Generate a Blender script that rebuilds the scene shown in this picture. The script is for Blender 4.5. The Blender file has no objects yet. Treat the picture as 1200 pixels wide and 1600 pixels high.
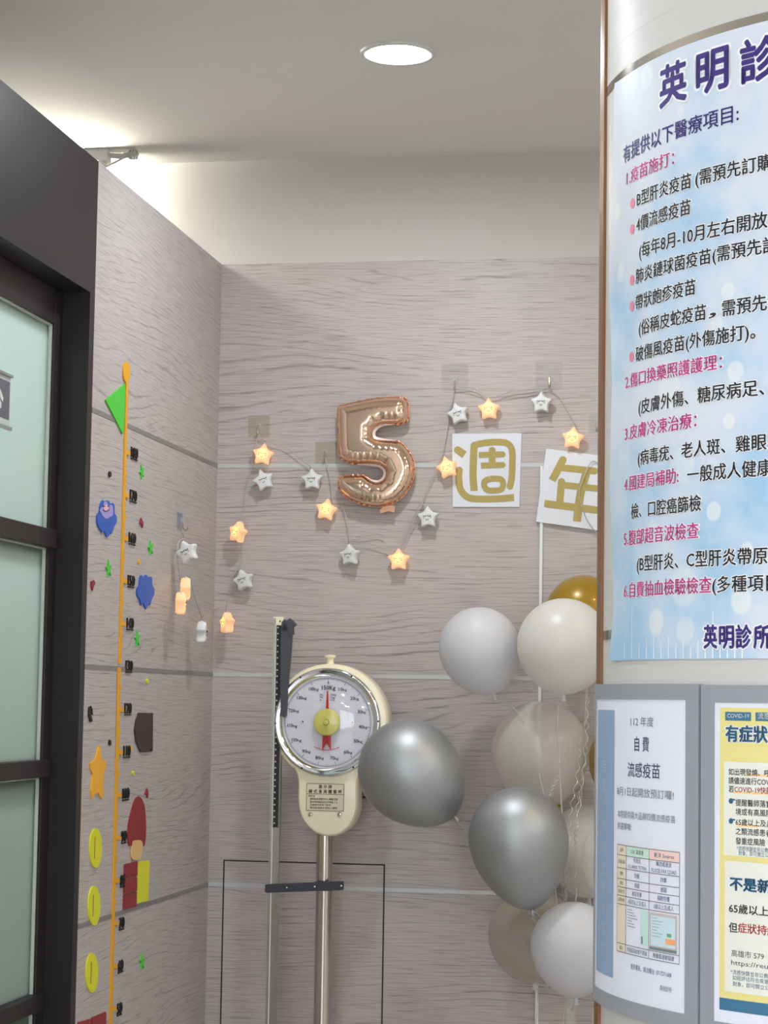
import bpy, bmesh, math, random
from mathutils import Vector, Matrix
from mathutils import geometry as mgeo
import numpy as np

random.seed(5)
SC = bpy.context.scene
COL = SC.collection

# ------------------------------------------------------------------ camera
FPX, YAW, PITCH, ROLL = 3412.2, -0.167247, 0.086180, 0.015674
CAMZ = 1.2215
_f = Vector((math.sin(YAW)*math.cos(PITCH), math.cos(YAW)*math.cos(PITCH), math.sin(PITCH)))
_r0 = Vector((math.cos(YAW), -math.sin(YAW), 0)); _u0 = _r0.cross(_f)
_r = math.cos(ROLL)*_r0 + math.sin(ROLL)*_u0
_u = -math.sin(ROLL)*_r0 + math.cos(ROLL)*_u0
CAMP = Vector((0, 0, CAMZ))
cam_d = bpy.data.cameras.new('camera'); cam = bpy.data.objects.new('camera', cam_d); COL.objects.link(cam)
cam_d.sensor_fit = 'VERTICAL'; cam_d.sensor_height = 36.0; cam_d.lens = FPX/1600*36.0
cam_d.clip_start = 0.05; cam_d.clip_end = 60
m4 = Matrix((( _r.x, _u.x, -_f.x, 0), (_r.y, _u.y, -_f.y, 0), (_r.z, _u.z, -_f.z, CAMZ), (0, 0, 0, 1)))
cam.matrix_world = m4
SC.camera = cam

# ------------------------------------------------------------------ world, exposure, light levels
SC.view_settings.view_transform = 'Standard'; SC.view_settings.look = 'None'
SC.view_settings.gamma = 1.0; SC.view_settings.use_curve_mapping = False
SC.view_settings.exposure = 0.0
w = bpy.data.worlds.new('world'); SC.world = w; w.use_nodes = True
w.node_tree.nodes['Background'].inputs[0].default_value = (0.8, 0.9, 1, 1)
w.node_tree.nodes['Background'].inputs[1].default_value = 0.3
L_DOWN = 295.0      # radiance of the cool white downlight diffusers
L_WARM = 150.0        # the warm one behind the column
L_PANEL = 20.0      # added ceiling panels for soft room fill
L_TUBE = 240.0
L_FILL = 4.5         # added frontal fill, a made-up glowing window behind the viewer       # batten tube in the consulting room
L_STAR = 1.05
SC.cycles.max_bounces = 10; SC.cycles.transparent_max_bounces = 16
SC.cycles.sample_clamp_indirect = 4.0

# room measures
XL = -1.4648; YB = 5.88; TB = -0.0083353; ZC = 2.727; ZP = 2.433
STRIPES = (1.8645, 1.2868, 0.7140)

def pray(x, y):
    return _f + _r*((x-600)/FPX) + _u*(-(y-800)/FPX)
def PL(x, y, off=0.0):                  # point on the left wall plane
    d = pray(x, y); t = (XL+off)/d.x; return CAMP + d*t
def PX(x, y, X):                        # point on a plane X = const
    d = pray(x, y); t = X/d.x; return CAMP + d*t
def PB(x, y, off=0.0):                  # point at distance off in front of the back wall
    d = pray(x, y); t = (YB-off-TB*XL)/(d.y-TB*d.x); return CAMP + d*t
def yback(X): return YB + TB*(X-XL)
def KB(off): return (YB-off)/FPX        # metres per pixel there

# column
R0 = 0.402; CX = 0.594*R0; CY = 5.954*R0
def hit(x, y, rr=1.003):
    R = R0*rr; d = pray(x, y); h = math.hypot(d.x, d.y); d = d/h
    b = d.x*CX + d.y*CY; disc = b*b-(CX*CX+CY*CY-R*R)
    t = b-math.sqrt(max(disc, 0.0)); P = CAMP+d*t
    return math.atan2(P.x-CX, -(P.y-CY))*R0, P.z, t
def cyl(s, z, rr=1.003):
    th = s/R0; return Vector((CX+R0*rr*math.sin(th), CY-R0*rr*math.cos(th), z))

# ------------------------------------------------------------------ materials
def srgb(c):
    return tuple(((v/255)/12.92 if v/255 <= 0.04045 else ((v/255+0.055)/1.055)**2.4) for v in c)+(1.0,)
_M = {}
def mat(name, c=(200, 200, 200), rough=0.5, metal=0.0, alpha=1.0, trans=0.0, emit=None, es=0.0, spec=0.5, coat=0.0, lin=None):
    if name in _M: return _M[name]
    m = bpy.data.materials.new(name); m.use_nodes = True
    b = m.node_tree.nodes['Principled BSDF']
    b.inputs['Base Color'].default_value = lin if lin else srgb(c)
    b.inputs['Roughness'].default_value = rough; b.inputs['Metallic'].default_value = metal
    b.inputs['Alpha'].default_value = alpha; b.inputs['Transmission Weight'].default_value = trans
    b.inputs['Specular IOR Level'].default_value = spec; b.inputs['Coat Weight'].default_value = coat
    if emit:
        b.inputs['Emission Color'].default_value = srgb(emit); b.inputs['Emission Strength'].default_value = es
    _M[name] = m
    return m
class NT:
    def __init__(s, m): s.t = m.node_tree; s.b = s.t.nodes.get('Principled BSDF')
    def n(s, typ, **kw):
        q = s.t.nodes.new(typ)
        for k, v in kw.items(): setattr(q, k, v)
        return q
    def l(s, a, b): s.t.links.new(a, b)
    def math(s, op, a, b=None, c=None):
        q = s.n('ShaderNodeMath', operation=op)
        for i, v in enumerate((a, b, c)):
            if v is None: continue
            if isinstance(v, (int, float)): q.inputs[i].default_value = v
            else: s.l(v, q.inputs[i])
        return q.outputs[0]
    def ramp(s, fac, stops):
        q = s.n('ShaderNodeValToRGB'); e = q.color_ramp.elements
        while len(e) < len(stops): e.new(0.5)
        for i, (p, c) in enumerate(stops): e[i].position = p; e[i].color = c
        s.l(fac, q.inputs[0]); return q.outputs[0]
    def mix(s, fac, a, b):
        q = s.n('ShaderNodeMix', data_type='RGBA')
        if isinstance(fac, (int, float)): q.inputs[0].default_value = fac
        else: s.l(fac, q.inputs[0])
        for v, i in ((a, 6), (b, 7)):
            if isinstance(v, tuple): q.inputs[i].default_value = v
            else: s.l(v, q.inputs[i])
        return q.outputs[2]
    def noise(s, vec, scale=1.0, detail=3.0, rough=0.5):
        q = s.n('ShaderNodeTexNoise'); q.inputs['Scale'].default_value = scale
        q.inputs['Detail'].default_value = detail; q.inputs['Roughness'].default_value = rough
        s.l(vec, q.inputs['Vector']); return q.outputs[0]

def wood_mat(name, axis, base, dark, strength=1.0, rough=0.42):
    m = mat(name, base, rough); t = NT(m)
    g = t.n('ShaderNodeNewGeometry'); sep = t.n('ShaderNodeSeparateXYZ'); t.l(g.outputs['Position'], sep.inputs[0])
    u = sep.outputs[axis]; v = sep.outputs[2]
    row = t.math('FLOOR', t.math('DIVIDE', t.math('SUBTRACT', v, 0.714), 0.577))
    uo = t.math('ADD', u, t.math('MULTIPLY', row, 3.37))
    def vec(su, sv, w=0.0):
        c = t.n('ShaderNodeCombineXYZ'); t.l(t.math('MULTIPLY', uo, su), c.inputs[0])
        t.l(t.math('MULTIPLY', v, sv), c.inputs[1]); c.inputs[2].default_value = w; return c.outputs[0]
    warp = t.noise(vec(0.62, 2.4), 1.0, 1.5)
    warp2 = t.noise(vec(5.0, 24.0, 3.1), 1.0, 2.0)
    ph = t.math('ADD', t.math('MULTIPLY', v, 62.0), t.math('ADD', t.math('MULTIPLY', warp, 23.0), t.math('MULTIPLY', warp2, 1.2)))
    sn = t.math('SINE', t.math('MULTIPLY', ph, 6.2832))
    ln = t.math('POWER', t.math('MAXIMUM', sn, 0.0), 7.0)
    brk = t.noise(vec(5.0, 40.0, 1.7), 1.0, 2.5)
    ln = t.math('MULTIPLY', ln, t.math('SMOOTH_MIN', 1.0, t.math('MULTIPLY', t.math('MAXIMUM', t.math('SUBTRACT', brk, 0.38), 0.0), 5.0), 0.1))
    patch = t.noise(vec(1.2, 7.0, 9.0), 1.0, 1.0)
    ln = t.math('MULTIPLY', ln, t.math('MULTIPLY', patch, 1.6))
    fine = t.noise(vec(9.0, 360.0, 5.0), 1.0, 3.0, 0.65)
    fd = t.math('MULTIPLY', t.math('MAXIMUM', t.math('SUBTRACT', fine, 0.47), 0.0), 3.2)
    big = t.noise(vec(0.9, 3.0, 2.2), 1.0, 2.0)
    f = t.math('ADD', t.math('MULTIPLY', ln, 0.48*strength), t.math('MULTIPLY', fd, 0.7*strength))
    f = t.math('ADD', f, t.math('MULTIPLY', t.math('SUBTRACT', big, 0.5), 0.25*strength))
    f = t.math('MINIMUM', t.math('MAXIMUM', f, 0.0), 1.0)
    t.l(t.mix(f, srgb(base), srgb(dark)), t.b.inputs['Base Color'])
    bp = t.n('ShaderNodeBump'); bp.inputs['Strength'].default_value = 0.12; bp.inputs['Distance'].default_value = 0.002
    t.l(t.math('SUBTRACT', 1.0, f), bp.inputs['Height']); t.l(bp.outputs[0], t.b.inputs['Normal'])
    return m

WOODB = wood_mat('laminate_back', 0, (192, 182, 178), (108, 97, 94))
WOODL = wood_mat('laminate_left', 1, (191, 183, 180), (112, 101, 99))
WOODC = wood_mat('laminate_column', 0, (200, 199, 195), (180, 175, 164), 0.5, 0.35)
PAINT = mat('white_paint', (228, 224, 214), 0.85, spec=0.2)
CEILP = mat('ceiling_paint', (222, 216, 204), 0.9, spec=0.15)
def add_mottle(m, c, amt=0.05, scale=3.0):
    t = NT(m); g = t.n('ShaderNodeNewGeometry'); n = t.noise(g.outputs['Position'], scale, 5.0, 0.6)
    a = srgb(c); b = tuple(v*(1-amt*2) for v in a[:3])+(1,)
    t.l(t.mix(n, a, b), t.b.inputs['Base Color'])
add_mottle(PAINT, (208, 205, 199), 0.03, 2.0); add_mottle(CEILP, (236, 234, 229), 0.03, 1.5)
FLOORM = mat('grey_floor_tile', (196, 193, 189), 0.35); add_mottle(FLOORM, (198, 195, 191), 0.05, 6.0)
DARK = mat('dark_brown_laminate', (40, 34, 35), 0.42, spec=0.3); add_mottle(DARK, (41, 35, 36), 0.06, 5.0)
ALUS = mat('grey_aluminium_strip', (196, 197, 196), 0.4, 0.25)
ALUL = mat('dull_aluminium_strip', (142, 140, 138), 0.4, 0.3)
BLACK = mat('black', (18, 17, 17), 0.5)
CHROME = mat('chrome', (225, 225, 225), 0.08, 1.0)
STEEL = mat('polished_steel', (205, 198, 188), 0.16, 1.0)
BRONZE = mat('bronze_strip', (124, 80, 42), 0.4, 0.2)
WHITEP = mat('white_plastic', (235, 235, 232), 0.4)
CREAM = mat('cream_enamel', (250, 240, 208), 0.3, coat=0.3)
DGREY = mat('dark_grey_plastic', (66, 69, 76), 0.45)
CLEAR = mat('clear_plastic', (230, 232, 228), 0.15, alpha=0.22)

# ------------------------------------------------------------------ object helpers
def finish(o, label=None, cat=None, group=None, kind=None):
    if label: o['label'] = label
    if cat: o['category'] = cat
    if group: o['group'] = group
    if kind: o['kind'] = kind
    return o
def obj(name, bm, m, parent=None, smooth=False, label=None, cat=None, group=None, kind=None, local=False, recalc=True):
    """bm in world coordinates (local=True: in the parent's own frame)"""
    if recalc: bmesh.ops.recalc_face_normals(bm, faces=bm.faces)
    me = bpy.data.meshes.new(name)
    vs = [v.co for v in bm.verts]
    if parent is None and not local and vs:
        lo = Vector((min(v.x for v in vs), min(v.y for v in vs), min(v.z for v in vs)))
        hi = Vector((max(v.x for v in vs), max(v.y for v in vs), max(v.z for v in vs)))
        org = Vector(((lo.x+hi.x)/2, (lo.y+hi.y)/2, lo.z))
    elif parent is not None and not local:
        org = parent_world(parent)
    else: org = Vector()
    if org.length > 0: bmesh.ops.translate(bm, verts=bm.verts, vec=-org)
    bm.to_mesh(me); bm.free()
    for mm in (m if isinstance(m, (list, tuple)) else (m,)): me.materials.append(mm)
    if smooth:
        for p in me.polygons: p.use_smooth = True
        if smooth == 'auto':
            try: me.set_sharp_from_angle(angle=math.radians(35))
            except Exception: pass
    o = bpy.data.objects.new(name, me); COL.objects.link(o)
    if parent is not None: o.parent = parent
    if parent is None: o.location = org
    return finish(o, label, cat, group, kind)
def parent_world(p):
    v = Vector()
    while p is not None: v += p.location; p = p.parent
    return v
def thing(name, loc, label, cat, group=None, kind=None):
    o = bpy.data.objects.new(name, None); COL.objects.link(o); o.location = loc; o.empty_display_size = 0.05
    return finish(o, label, cat, group, kind)
def copy_tree(o):
    c = o.copy(); COL.objects.link(c)
    for ch in list(o.children):
        d = ch.copy(); COL.objects.link(d); d.parent = c
        for g in ch.children:
            e = g.copy(); COL.objects.link(e); e.parent = d
    return c
def B(): return bmesh.new()
def box(bm, lo, hi, bev=0.0):
    c = [(a+b)/2 for a, b in zip(lo, hi)]; s = [abs(b-a) for a, b in zip(lo, hi)]
    t = bmesh.new(); bmesh.ops.create_cube(t, size=1.0, matrix=Matrix.Translation(c) @ Matrix.Diagonal((*s, 1)))
    if bev: bmesh.ops.bevel(t, geom=list(t.edges), offset=bev, segments=2, affect='EDGES', profile=0.5)
    merge(bm, t); return bm
def merge(bm, t):
    me = bpy.data.meshes.new('tmp'); t.to_mesh(me); t.free(); bm.from_mesh(me); bpy.data.meshes.remove(me)
def prism(bm, pts, off, mi=0):
    n = len(pts); a = [bm.verts.new(p) for p in pts]; b = [bm.verts.new(Vector(p)+off) for p in pts]
    fs = [bm.faces.new(a[::-1]), bm.faces.new(b)]
    for i in range(n): fs.append(bm.faces.new((a[i], a[(i+1) % n], b[(i+1) % n], b[i])))
    for f in fs: f.material_index = mi
    return bm
def frame_of(d):
    d = d.normalized(); a = Vector((0, 0, 1)) if abs(d.z) < 0.9 else Vector((1, 0, 0))
    x = d.cross(a).normalized(); return x, d.cross(x).normalized()
def tube(bm, pts, r, seg=8, cap=True, taper=None):
    pts = [Vector(p) for p in pts]; rings = []
    for i, p in enumerate(pts):
        d = pts[min(i+1, len(pts)-1)]-pts[max(i-1, 0)]
        if d.length < 1e-9: d = Vector((0, 0, 1))
        if i == 0: x, y = frame_of(d)
        else:
            dn = d.normalized(); x = (x-dn*x.dot(dn)).normalized(); y = dn.cross(x)
        rr = r if taper is None else r*taper[i]
        rings.append([bm.verts.new(p+x*rr*math.cos(2*math.pi*k/seg)+y*rr*math.sin(2*math.pi*k/seg)) for k in range(seg)])
    for a, b in zip(rings, rings[1:]):
        for k in range(seg): bm.faces.new((a[k], a[(k+1) % seg], b[(k+1) % seg], b[k]))
    if cap: bm.faces.new(rings[0][::-1]); bm.faces.new(rings[-1])
    return bm
def lathe(bm, prof, mtx, seg=48, mi=0):
    """prof: (r, h) pairs about local z"""
    rings = []
    for r, h in prof:
        if r < 1e-6: rings.append([bm.verts.new(mtx @ Vector((0, 0, h)))])
        else: rings.append([bm.verts.new(mtx @ Vector((r*math.cos(2*math.pi*k/seg), r*math.sin(2*math.pi*k/seg), h))) for k in range(seg)])
    for a, b in zip(rings, rings[1:]):
        for k in range(seg):
            if len(a) == 1 and len(b) == 1: continue
            if len(a) == 1: f = bm.faces.new((a[0], b[k], b[(k+1) % seg]))
            elif len(b) == 1: f = bm.faces.new((a[k], a[(k+1) % seg], b[0]))
            else: f = bm.faces.new((a[k], a[(k+1) % seg], b[(k+1) % seg], b[k]))
            f.material_index = mi
    return bm
def look_mtx(pos, axis):
    z = axis.normalized(); x, y = frame_of(z); y = z.cross(x)
    return Matrix(((x.x, y.x, z.x, pos.x), (x.y, y.y, z.y, pos.y), (x.z, y.z, z.z, pos.z), (0, 0, 0, 1)))
def catmull(pts, n=6, closed=True):
    out = []; N = len(pts)
    for i in range(N if closed else N-1):
        if closed: p = [Vector(pts[(i+j-1) % N]) for j in range(4)]
        else: p = [Vector(pts[min(max(i+j-1, 0), N-1)]) for j in range(4)]
        for k in range(n):
            t = k/n
            out.append(0.5*((2*p[1])+(p[2]-p[0])*t+(2*p[0]-5*p[1]+4*p[2]-p[3])*t*t+(3*p[1]-p[0]-3*p[2]+p[3])*t**3))
    if not closed: out.append(Vector(pts[-1]))
    return out
def crop(ox, oy, sc, pts): return [(ox+x/sc, oy+y/sc) for x, y in pts]
# text: glyph outlines of the built-in font as flat meshes, placed by a mapping
_TX = {}
def glyphs(body, bold):
    k = (body, bold)
    if k not in _TX:
        c = bpy.data.curves.new('t', 'FONT'); c.body = body; c.offset = bold; c.resolution_u = 2
        o = bpy.data.objects.new('t', c); COL.objects.link(o)
        dg = bpy.context.evaluated_depsgraph_get(); e = o.evaluated_get(dg); me = e.to_mesh()
        vs = [(v.co.x, v.co.y) for v in me.vertices]; fs = [tuple(p.vertices) for p in me.polygons]
        e.to_mesh_clear(); bpy.data.objects.remove(o); bpy.data.curves.remove(c)
        xs = [v[0] for v in vs]; _TX[k] = (vs, fs, min(xs), max(xs))
    return _TX[k]
def put_text(bm, body, fn, a, b, base, em, bold=0.0, step=None, mi=0):
    """glyphs spanning a..b horizontally, standing on base, em high; fn(h, v) -> world point"""
    vs, fs, x0, x1 = glyphs(body, 0.0); t = bmesh.new()
    V = [t.verts.new((a+(x-x0)/(x1-x0)*(b-a), base+(y+0.09)*em, 0)) for x, y in vs]
    for f in fs:
        try: t.faces.new([V[i] for i in f])
        except ValueError: pass
    if step:
        s = math.ceil(min(a, b)/step)*step
        while s < max(a, b):
            bmesh.ops.bisect_plane(t, geom=list(t.verts)+list(t.edges)+list(t.faces), plane_co=(s, 0, 0), plane_no=(1, 0, 0)); s += step
    me = bpy.data.meshes.new('tmp'); t.to_mesh(me); t.free(); base_n = [(v.co.x, v.co.y) for v in me.vertices]; polys = [tuple(p.vertices) for p in me.polygons]; bpy.data.meshes.remove(me)
    r = bold*em; n = 0 if bold <= 0 else (6 if bold < 0.04 else 10)
    for dx, dy in [(0, 0)]*(1 if n < 10 else 0)+[(r*math.cos(2*math.pi*k/n), r*math.sin(2*math.pi*k/n)) for k in range(n)]:
        V = [bm.verts.new(fn(x+dx, y+dy)) for x, y in base_n]
        for f in polys:
            q = bm.faces.new([V[i] for i in f]); q.material_index = mi
    return bm

# ================================================================== THE ROOM
XR, YF, XLL = 3.2, -2.6, -4.2
def quad(bm, pts, mi=0):
    f = bm.faces.new([bm.verts.new(p) for p in pts]); f.material_index = mi; return bm
obj('floor', box(B(), (XLL, YF, -0.08), (XR, 6.1, 0)), FLOORM, kind='structure')
obj('ceiling', box(B(), (XLL, YF, ZC), (XR, 6.1, ZC+0.1)), CEILP, kind='structure')
def backbox(x0, x1, z0, z1, o0, o1):
    bm = B()
    pts = [Vector((x0, yback(x0)-o1, z0)), Vector((x1, yback(x1)-o1, z0)), Vector((x1, yback(x1)-o0, z0)), Vector((x0, yback(x0)-o0, z0))]
    return prism(bm, pts, Vector((0, 0, z1-z0)))
obj('wall_back', backbox(XL-0.06, XR, 0, ZP, -0.15, 0), WOODB, kind='structure')
obj('wall_back_upper', backbox(XLL, XR, ZP, ZC, -0.15, 0.0), PAINT, kind='structure')
DIMW = mat('grey_room_paint', (98, 97, 94), 0.9)
obj('wall_consulting_room', backbox(XLL, XL-0.06, 0, ZP, -0.15, 0), DIMW, kind='structure')
obj('dim_slab_consulting', box(B(), (XLL, 3.0, 0), (XL-0.12, 5.9, 0.006)), mat('dark_slab', (84, 76, 70), 0.4), kind='structure')  # unseen dark slab added over the floor to dim the lower door glass
obj('wall_right', box(B(), (XR, YF, 0), (XR+0.1, 6.1, ZC)), PAINT, kind='structure')
obj('wall_front', box(B(), (XLL, YF-0.1, 0), (XR, YF, ZC)), PAINT, kind='structure')
obj('wall_far_left', box(B(), (XLL-0.1, YF, 0), (XLL, 6.1, ZC)), DIMW, kind='structure')
YE = 4.703                                        # where the laminate partition meets the dark door surround
obj('wall_left', box(B(), (XL-0.06, YE, 0), (XL, yback(XL), ZP)), WOODL, kind='structure')
obj('wall_left_front', box(B(), (XL-0.06, YF, 0), (XL, 3.2, ZC)), PAINT, kind='structure')
obj('wall_consulting_front', box(B(), (XLL, 2.9, 0), (XL-0.06, 3.0, ZC)), DIMW, kind='structure')
FILLP = mat('added_fill_pane', (240, 244, 248), 0.3, emit=(236, 244, 255), es=L_FILL)
wn = thing('fill_window_1', (0.4, YF, 0.5), None, None, kind='structure')  # unseen window, added to throw light in from the front
for k in range(3):
    x0 = -1.3+k*1.25
    bm = B(); box(bm, (x0, YF, 0.5), (x0+1.17, YF+0.02, 2.3)); obj('fill_window_pane', bm, FILLP, wn)
bm = B()
for x in (-1.38, -0.13, 1.12, 2.37): box(bm, (x, YF, 0.42), (x+0.08, YF+0.06, 2.38))
for z in (0.42, 2.3): box(bm, (-1.38, YF, z), (2.45, YF+0.06, z+0.08))
obj('fill_window_frame', bm, ALUL, wn)
# metal strips between the laminate boards
n = 1
for z in STRIPES:
    obj('trim_%d' % n, backbox(XL, XR, z-0.0055, z+0.0055, 0, 0.0012), ALUS, kind='structure'); n += 1
    obj('trim_%d' % n, box(B(), (XL, YE, z-0.0055), (XL+0.0012, yback(XL), z+0.0055)), ALUL, kind='structure'); n += 1

# ---- dark door surround with the frosted door
HZ = 2.125; XD = XL-0.062; YJ = 4.667; Y0D = 3.2
dr = thing('door_1', (XL, 4.0, 0), None, None, kind='structure')
bm = B(); box(bm, (XL-0.11, Y0D, HZ), (XL, YE, ZP)); obj('door_header', bm, DARK, dr)
bm = B(); box(bm, (XL-0.11, YJ, 0), (XL, YE, HZ)); obj('door_jamb', bm, DARK, dr)
bm = B(); box(bm, (XL-0.11, Y0D, 0), (XL, Y0D+0.06, HZ)); obj('door_jamb', bm, DARK, dr)
zr = lambda x, y: PX(x, y, XD).z
yst = PX(86, 507, XD).y
ztop = zr(86, 507)
rails = [(zr(78, 828), zr(78, 857)), (zr(69, 1187), zr(75, 1213)), (zr(62, 1551), zr(52, 1581))]
bm = B(); box(bm, (XD-0.035, yst, 0.02), (XD, YJ, HZ), 0.002); obj('door_stile', bm, DARK, dr)
bm = B(); box(bm, (XD-0.035, Y0D+0.06, ztop), (XD, yst, HZ), 0.002); obj('door_top_rail', bm, DARK, dr)
for a, b in rails:
    bm = B(); box(bm, (XD-0.035, Y0D+0.06, b), (XD+0.012, yst+0.02, a), 0.002); obj('door_rail', bm, DARK, dr)
bm = B(); box(bm, (XD-0.035, Y0D+0.06, 0.02), (XD, yst, 0.25), 0.002); obj('door_bottom_rail', bm, DARK, dr)
# frosted glass
FROST = bpy.data.materials.new('frosted_glass'); FROST.use_nodes = True; t = NT(FROST); t.t.nodes.remove(t.b)
tr = t.n('ShaderNodeBsdfTranslucent'); tr.inputs[0].default_value = (0.87, 0.98, 0.955, 1)
df = t.n('ShaderNodeBsdfDiffuse'); df.inputs[0].default_value = (0.24, 0.3, 0.28, 1)
gl = t.n('ShaderNodeBsdfGlossy'); gl.inputs[0].default_value = (1, 1, 1, 1); gl.inputs[1].default_value = 0.25
m1 = t.n('ShaderNodeMixShader'); m1.inputs[0].default_value = 0.04; t.l(tr.outputs[0], m1.inputs[1]); t.l(df.outputs[0], m1.inputs[2])
m2 = t.n('ShaderNodeMixShader'); m2.inputs[0].default_value = 0.04; t.l(m1.outputs[0], m2.inputs[1]); t.l(gl.outputs[0], m2.inputs[2])
t.l(m2.outputs[0], t.t.nodes['Material Output'].inputs[0])
GEDGE = mat('glass_edge', (196, 205, 190), 0.2)
zs = [ztop]+[z for r in rails for z in r]+[0.25]
for i in range(0, len(zs), 2):
    bm = B(); box(bm, (XD-0.020, Y0D+0.05, zs[i+1]-0.004), (XD-0.014, yst+0.004, zs[i]+0.004))
    g = obj('glass_pane', bm, FROST, dr)
    bm = B(); box(bm, (XD-0.013, yst-0.004, zs[i+1]), (XD-0.006, yst, zs[i])); box(bm, (XD-0.013, Y0D+0.06, zs[i]-0.004), (XD-0.006, yst-0.004, zs[i]))
    obj('glazing_bead', bm, GEDGE, g)

# sign in a clear holder on the glass
XS = XD-0.0135
def PS(x, y, o=0.0): return PX(x, y, XS+o)
a, b = PS(15, 588), PS(13, 673)
y1 = a.y; z1 = a.z; z0 = b.z; y0 = y1-0.2
sg = thing('door_sign', (XS, (y0+y1)/2, z0), 'small dark picture sign in a clear holder on the frosted door glass', 'sign')
bm = B(); box(bm, (XS, y0, z0), (XS+0.003, y1, z1)); obj('acrylic_holder', bm, mat('acrylic_pale', (206, 220, 214), 0.2), sg)
bm = B(); box(bm, (XS+0.003, y0, z1-0.004), (XS+0.009, y1, z1+0.001)); box(bm, (XS+0.003, y0, z0-0.001), (XS+0.009, y1, z0+0.006)); obj('holder_rail', bm, mat('grey_rail', (150, 152, 150), 0.4), sg)
yi = PS(12.5, 598).y
bm = B(); box(bm, (XS+0.003, y0, z0+0.022), (XS+0.0045, yi, z1-0.014)); obj('picture_card', bm, mat('grey_violet_card', (112, 108, 120), 0.6), sg)
bm = B()
for q in ([(0, 607), (5, 622), (4, 628), (0, 620)], [(0, 624), (2, 630), (1.5, 637), (0, 638)]):
    prism(bm, [PS(x, y, 0.0046) for x, y in q], Vector((0.0006, 0, 0)))
obj('picture_mark', bm, WHITEP, sg)

# ---- batten light on the ceiling beyond the partition
EMT = mat('lit_tube', (255, 255, 255), 0.5, emit=(255, 250, 236), es=L_TUBE)
YT = 5.72
bt = thing('batten_light', (-2.3, YT, ZC-0.12), 'white batten lamp on the ceiling behind the top of the laminate partition', 'ceiling light')
bm = B(); box(bm, (-3.0, YT-0.022, ZC-0.035), (-1.752, YT+0.022, ZC), 0.003); obj('lamp_body', bm, WHITEP, bt)
for x in (-1.79, -2.98):
    bm = B(); box(bm, (x, YT-0.018, ZC-0.09), (x+0.028, YT+0.018, ZC-0.03), 0.006); obj('lamp_holder', bm, WHITEP, bt)
bm = B(); tube(bm, [(-2.96, YT, ZC-0.07), (-1.80, YT, ZC-0.07)], 0.014, 16); obj('lamp_tube', bm, EMT, bt, smooth='auto')
bm = B(); tube(bm, [(-1.76, YT-0.004, ZC-0.016), (-1.72, YT-0.004, ZC-0.02), (-1.668, YT-0.006, ZC-0.014)], 0.0075, 10)
for k in range(3):
    tube(bm, [Vector((-1.69+0.008*k, YT-0.006+0.014*math.cos(q), ZC-0.017+0.012*math.sin(q))) for q in [j*math.pi/8 for j in range(17)]], 0.0022, 6)
tube(bm, [(-1.70, YT-0.01, ZC-0.022), (-1.73, YT-0.016, ZC-0.04), (-1.762, YT-0.012, ZC-0.052)], 0.003, 6)
obj('lamp_cable', bm, mat('grey_white_cable', (205, 205, 203), 0.4), bt, smooth='auto')

# ---- round downlights
EMD = mat('lit_diffuser', (255, 255, 255), 0.5, emit=(243, 249, 255), es=L_DOWN)
EMC = mat('door_fill_diffuser', (255, 255, 255), 0.5, emit=(243, 249, 255), es=L_DOWN*1.3)
EMW = mat('lit_warm_diffuser', (255, 255, 255), 0.5, emit=(255, 214, 150), es=L_WARM)
TRIM = mat('lamp_trim', (222, 221, 216), 0.35)
def downlight(x, y, label, m=EMD):
    d = thing('ceiling_downlight', (x, y, ZC-0.012), label, 'ceiling light', 'round recessed downlights in the ceiling')
    mt = Matrix.Translation((x, y, ZC))
    bm = B(); lathe(bm, [(0.0885, 0), (0.0885, -0.004), (0.084, -0.008), (0.074, -0.006), (0.068, 0.0), (0.066, 0.001)], mt, 64); obj('trim_ring', bm, TRIM, d, smooth=True)
    bm = B(); lathe(bm, [(0, -0.0045), (0.05, -0.004), (0.067, -0.001)], mt, 64); obj('diffuser', bm, m, d, smooth=True)
    return d
downlight(-0.813, 4.911, 'round glowing white downlight set in the ceiling above the scale')
downlight(0.62, 4.55, 'warm round downlight hidden behind the white column', EMW)
for x, y, s in ((-0.75, 2.5, 'left of the column'), (-0.75, 0.0, 'over the waiting area near the left wall'), (1.6, 2.6, 'right of the column')):
    downlight(x, y, 'round white downlight in the ceiling '+s)
downlight(-1.95, 4.0, 'added round fill lamp out of view, lighting the frosted door from behind', EMC)  # unseen lamp added to brighten the upper door glass
EMP = mat('lit_fill_panel', (255, 255, 255), 0.5, emit=(252, 252, 255), es=L_PANEL)
for x, y, s in ((-0.2, -0.9, 'left'), (1.5, -0.9, 'right'), (1.6, 0.8, 'middle'), (2.1, 3.9, 'far right')):  # unseen panels added for soft light; the far right one brightens the left wall
    pd = thing('ceiling_fill_panel', (x, y, ZC-0.01), 'added square fill panel on the ceiling out of view, %s one' % s, 'ceiling light', 'added square fill panels on the ceiling')
    bm = B(); box(bm, (x-0.31, y-0.31, ZC-0.012), (x+0.31, y+0.31, ZC), 0.003); obj('panel_frame', bm, TRIM, pd)
    bm = B(); box(bm, (x-0.29, y-0.29, ZC-0.0135), (x+0.29, y+0.29, ZC-0.011)); obj('panel_diffuser', bm, EMP, pd)

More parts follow.
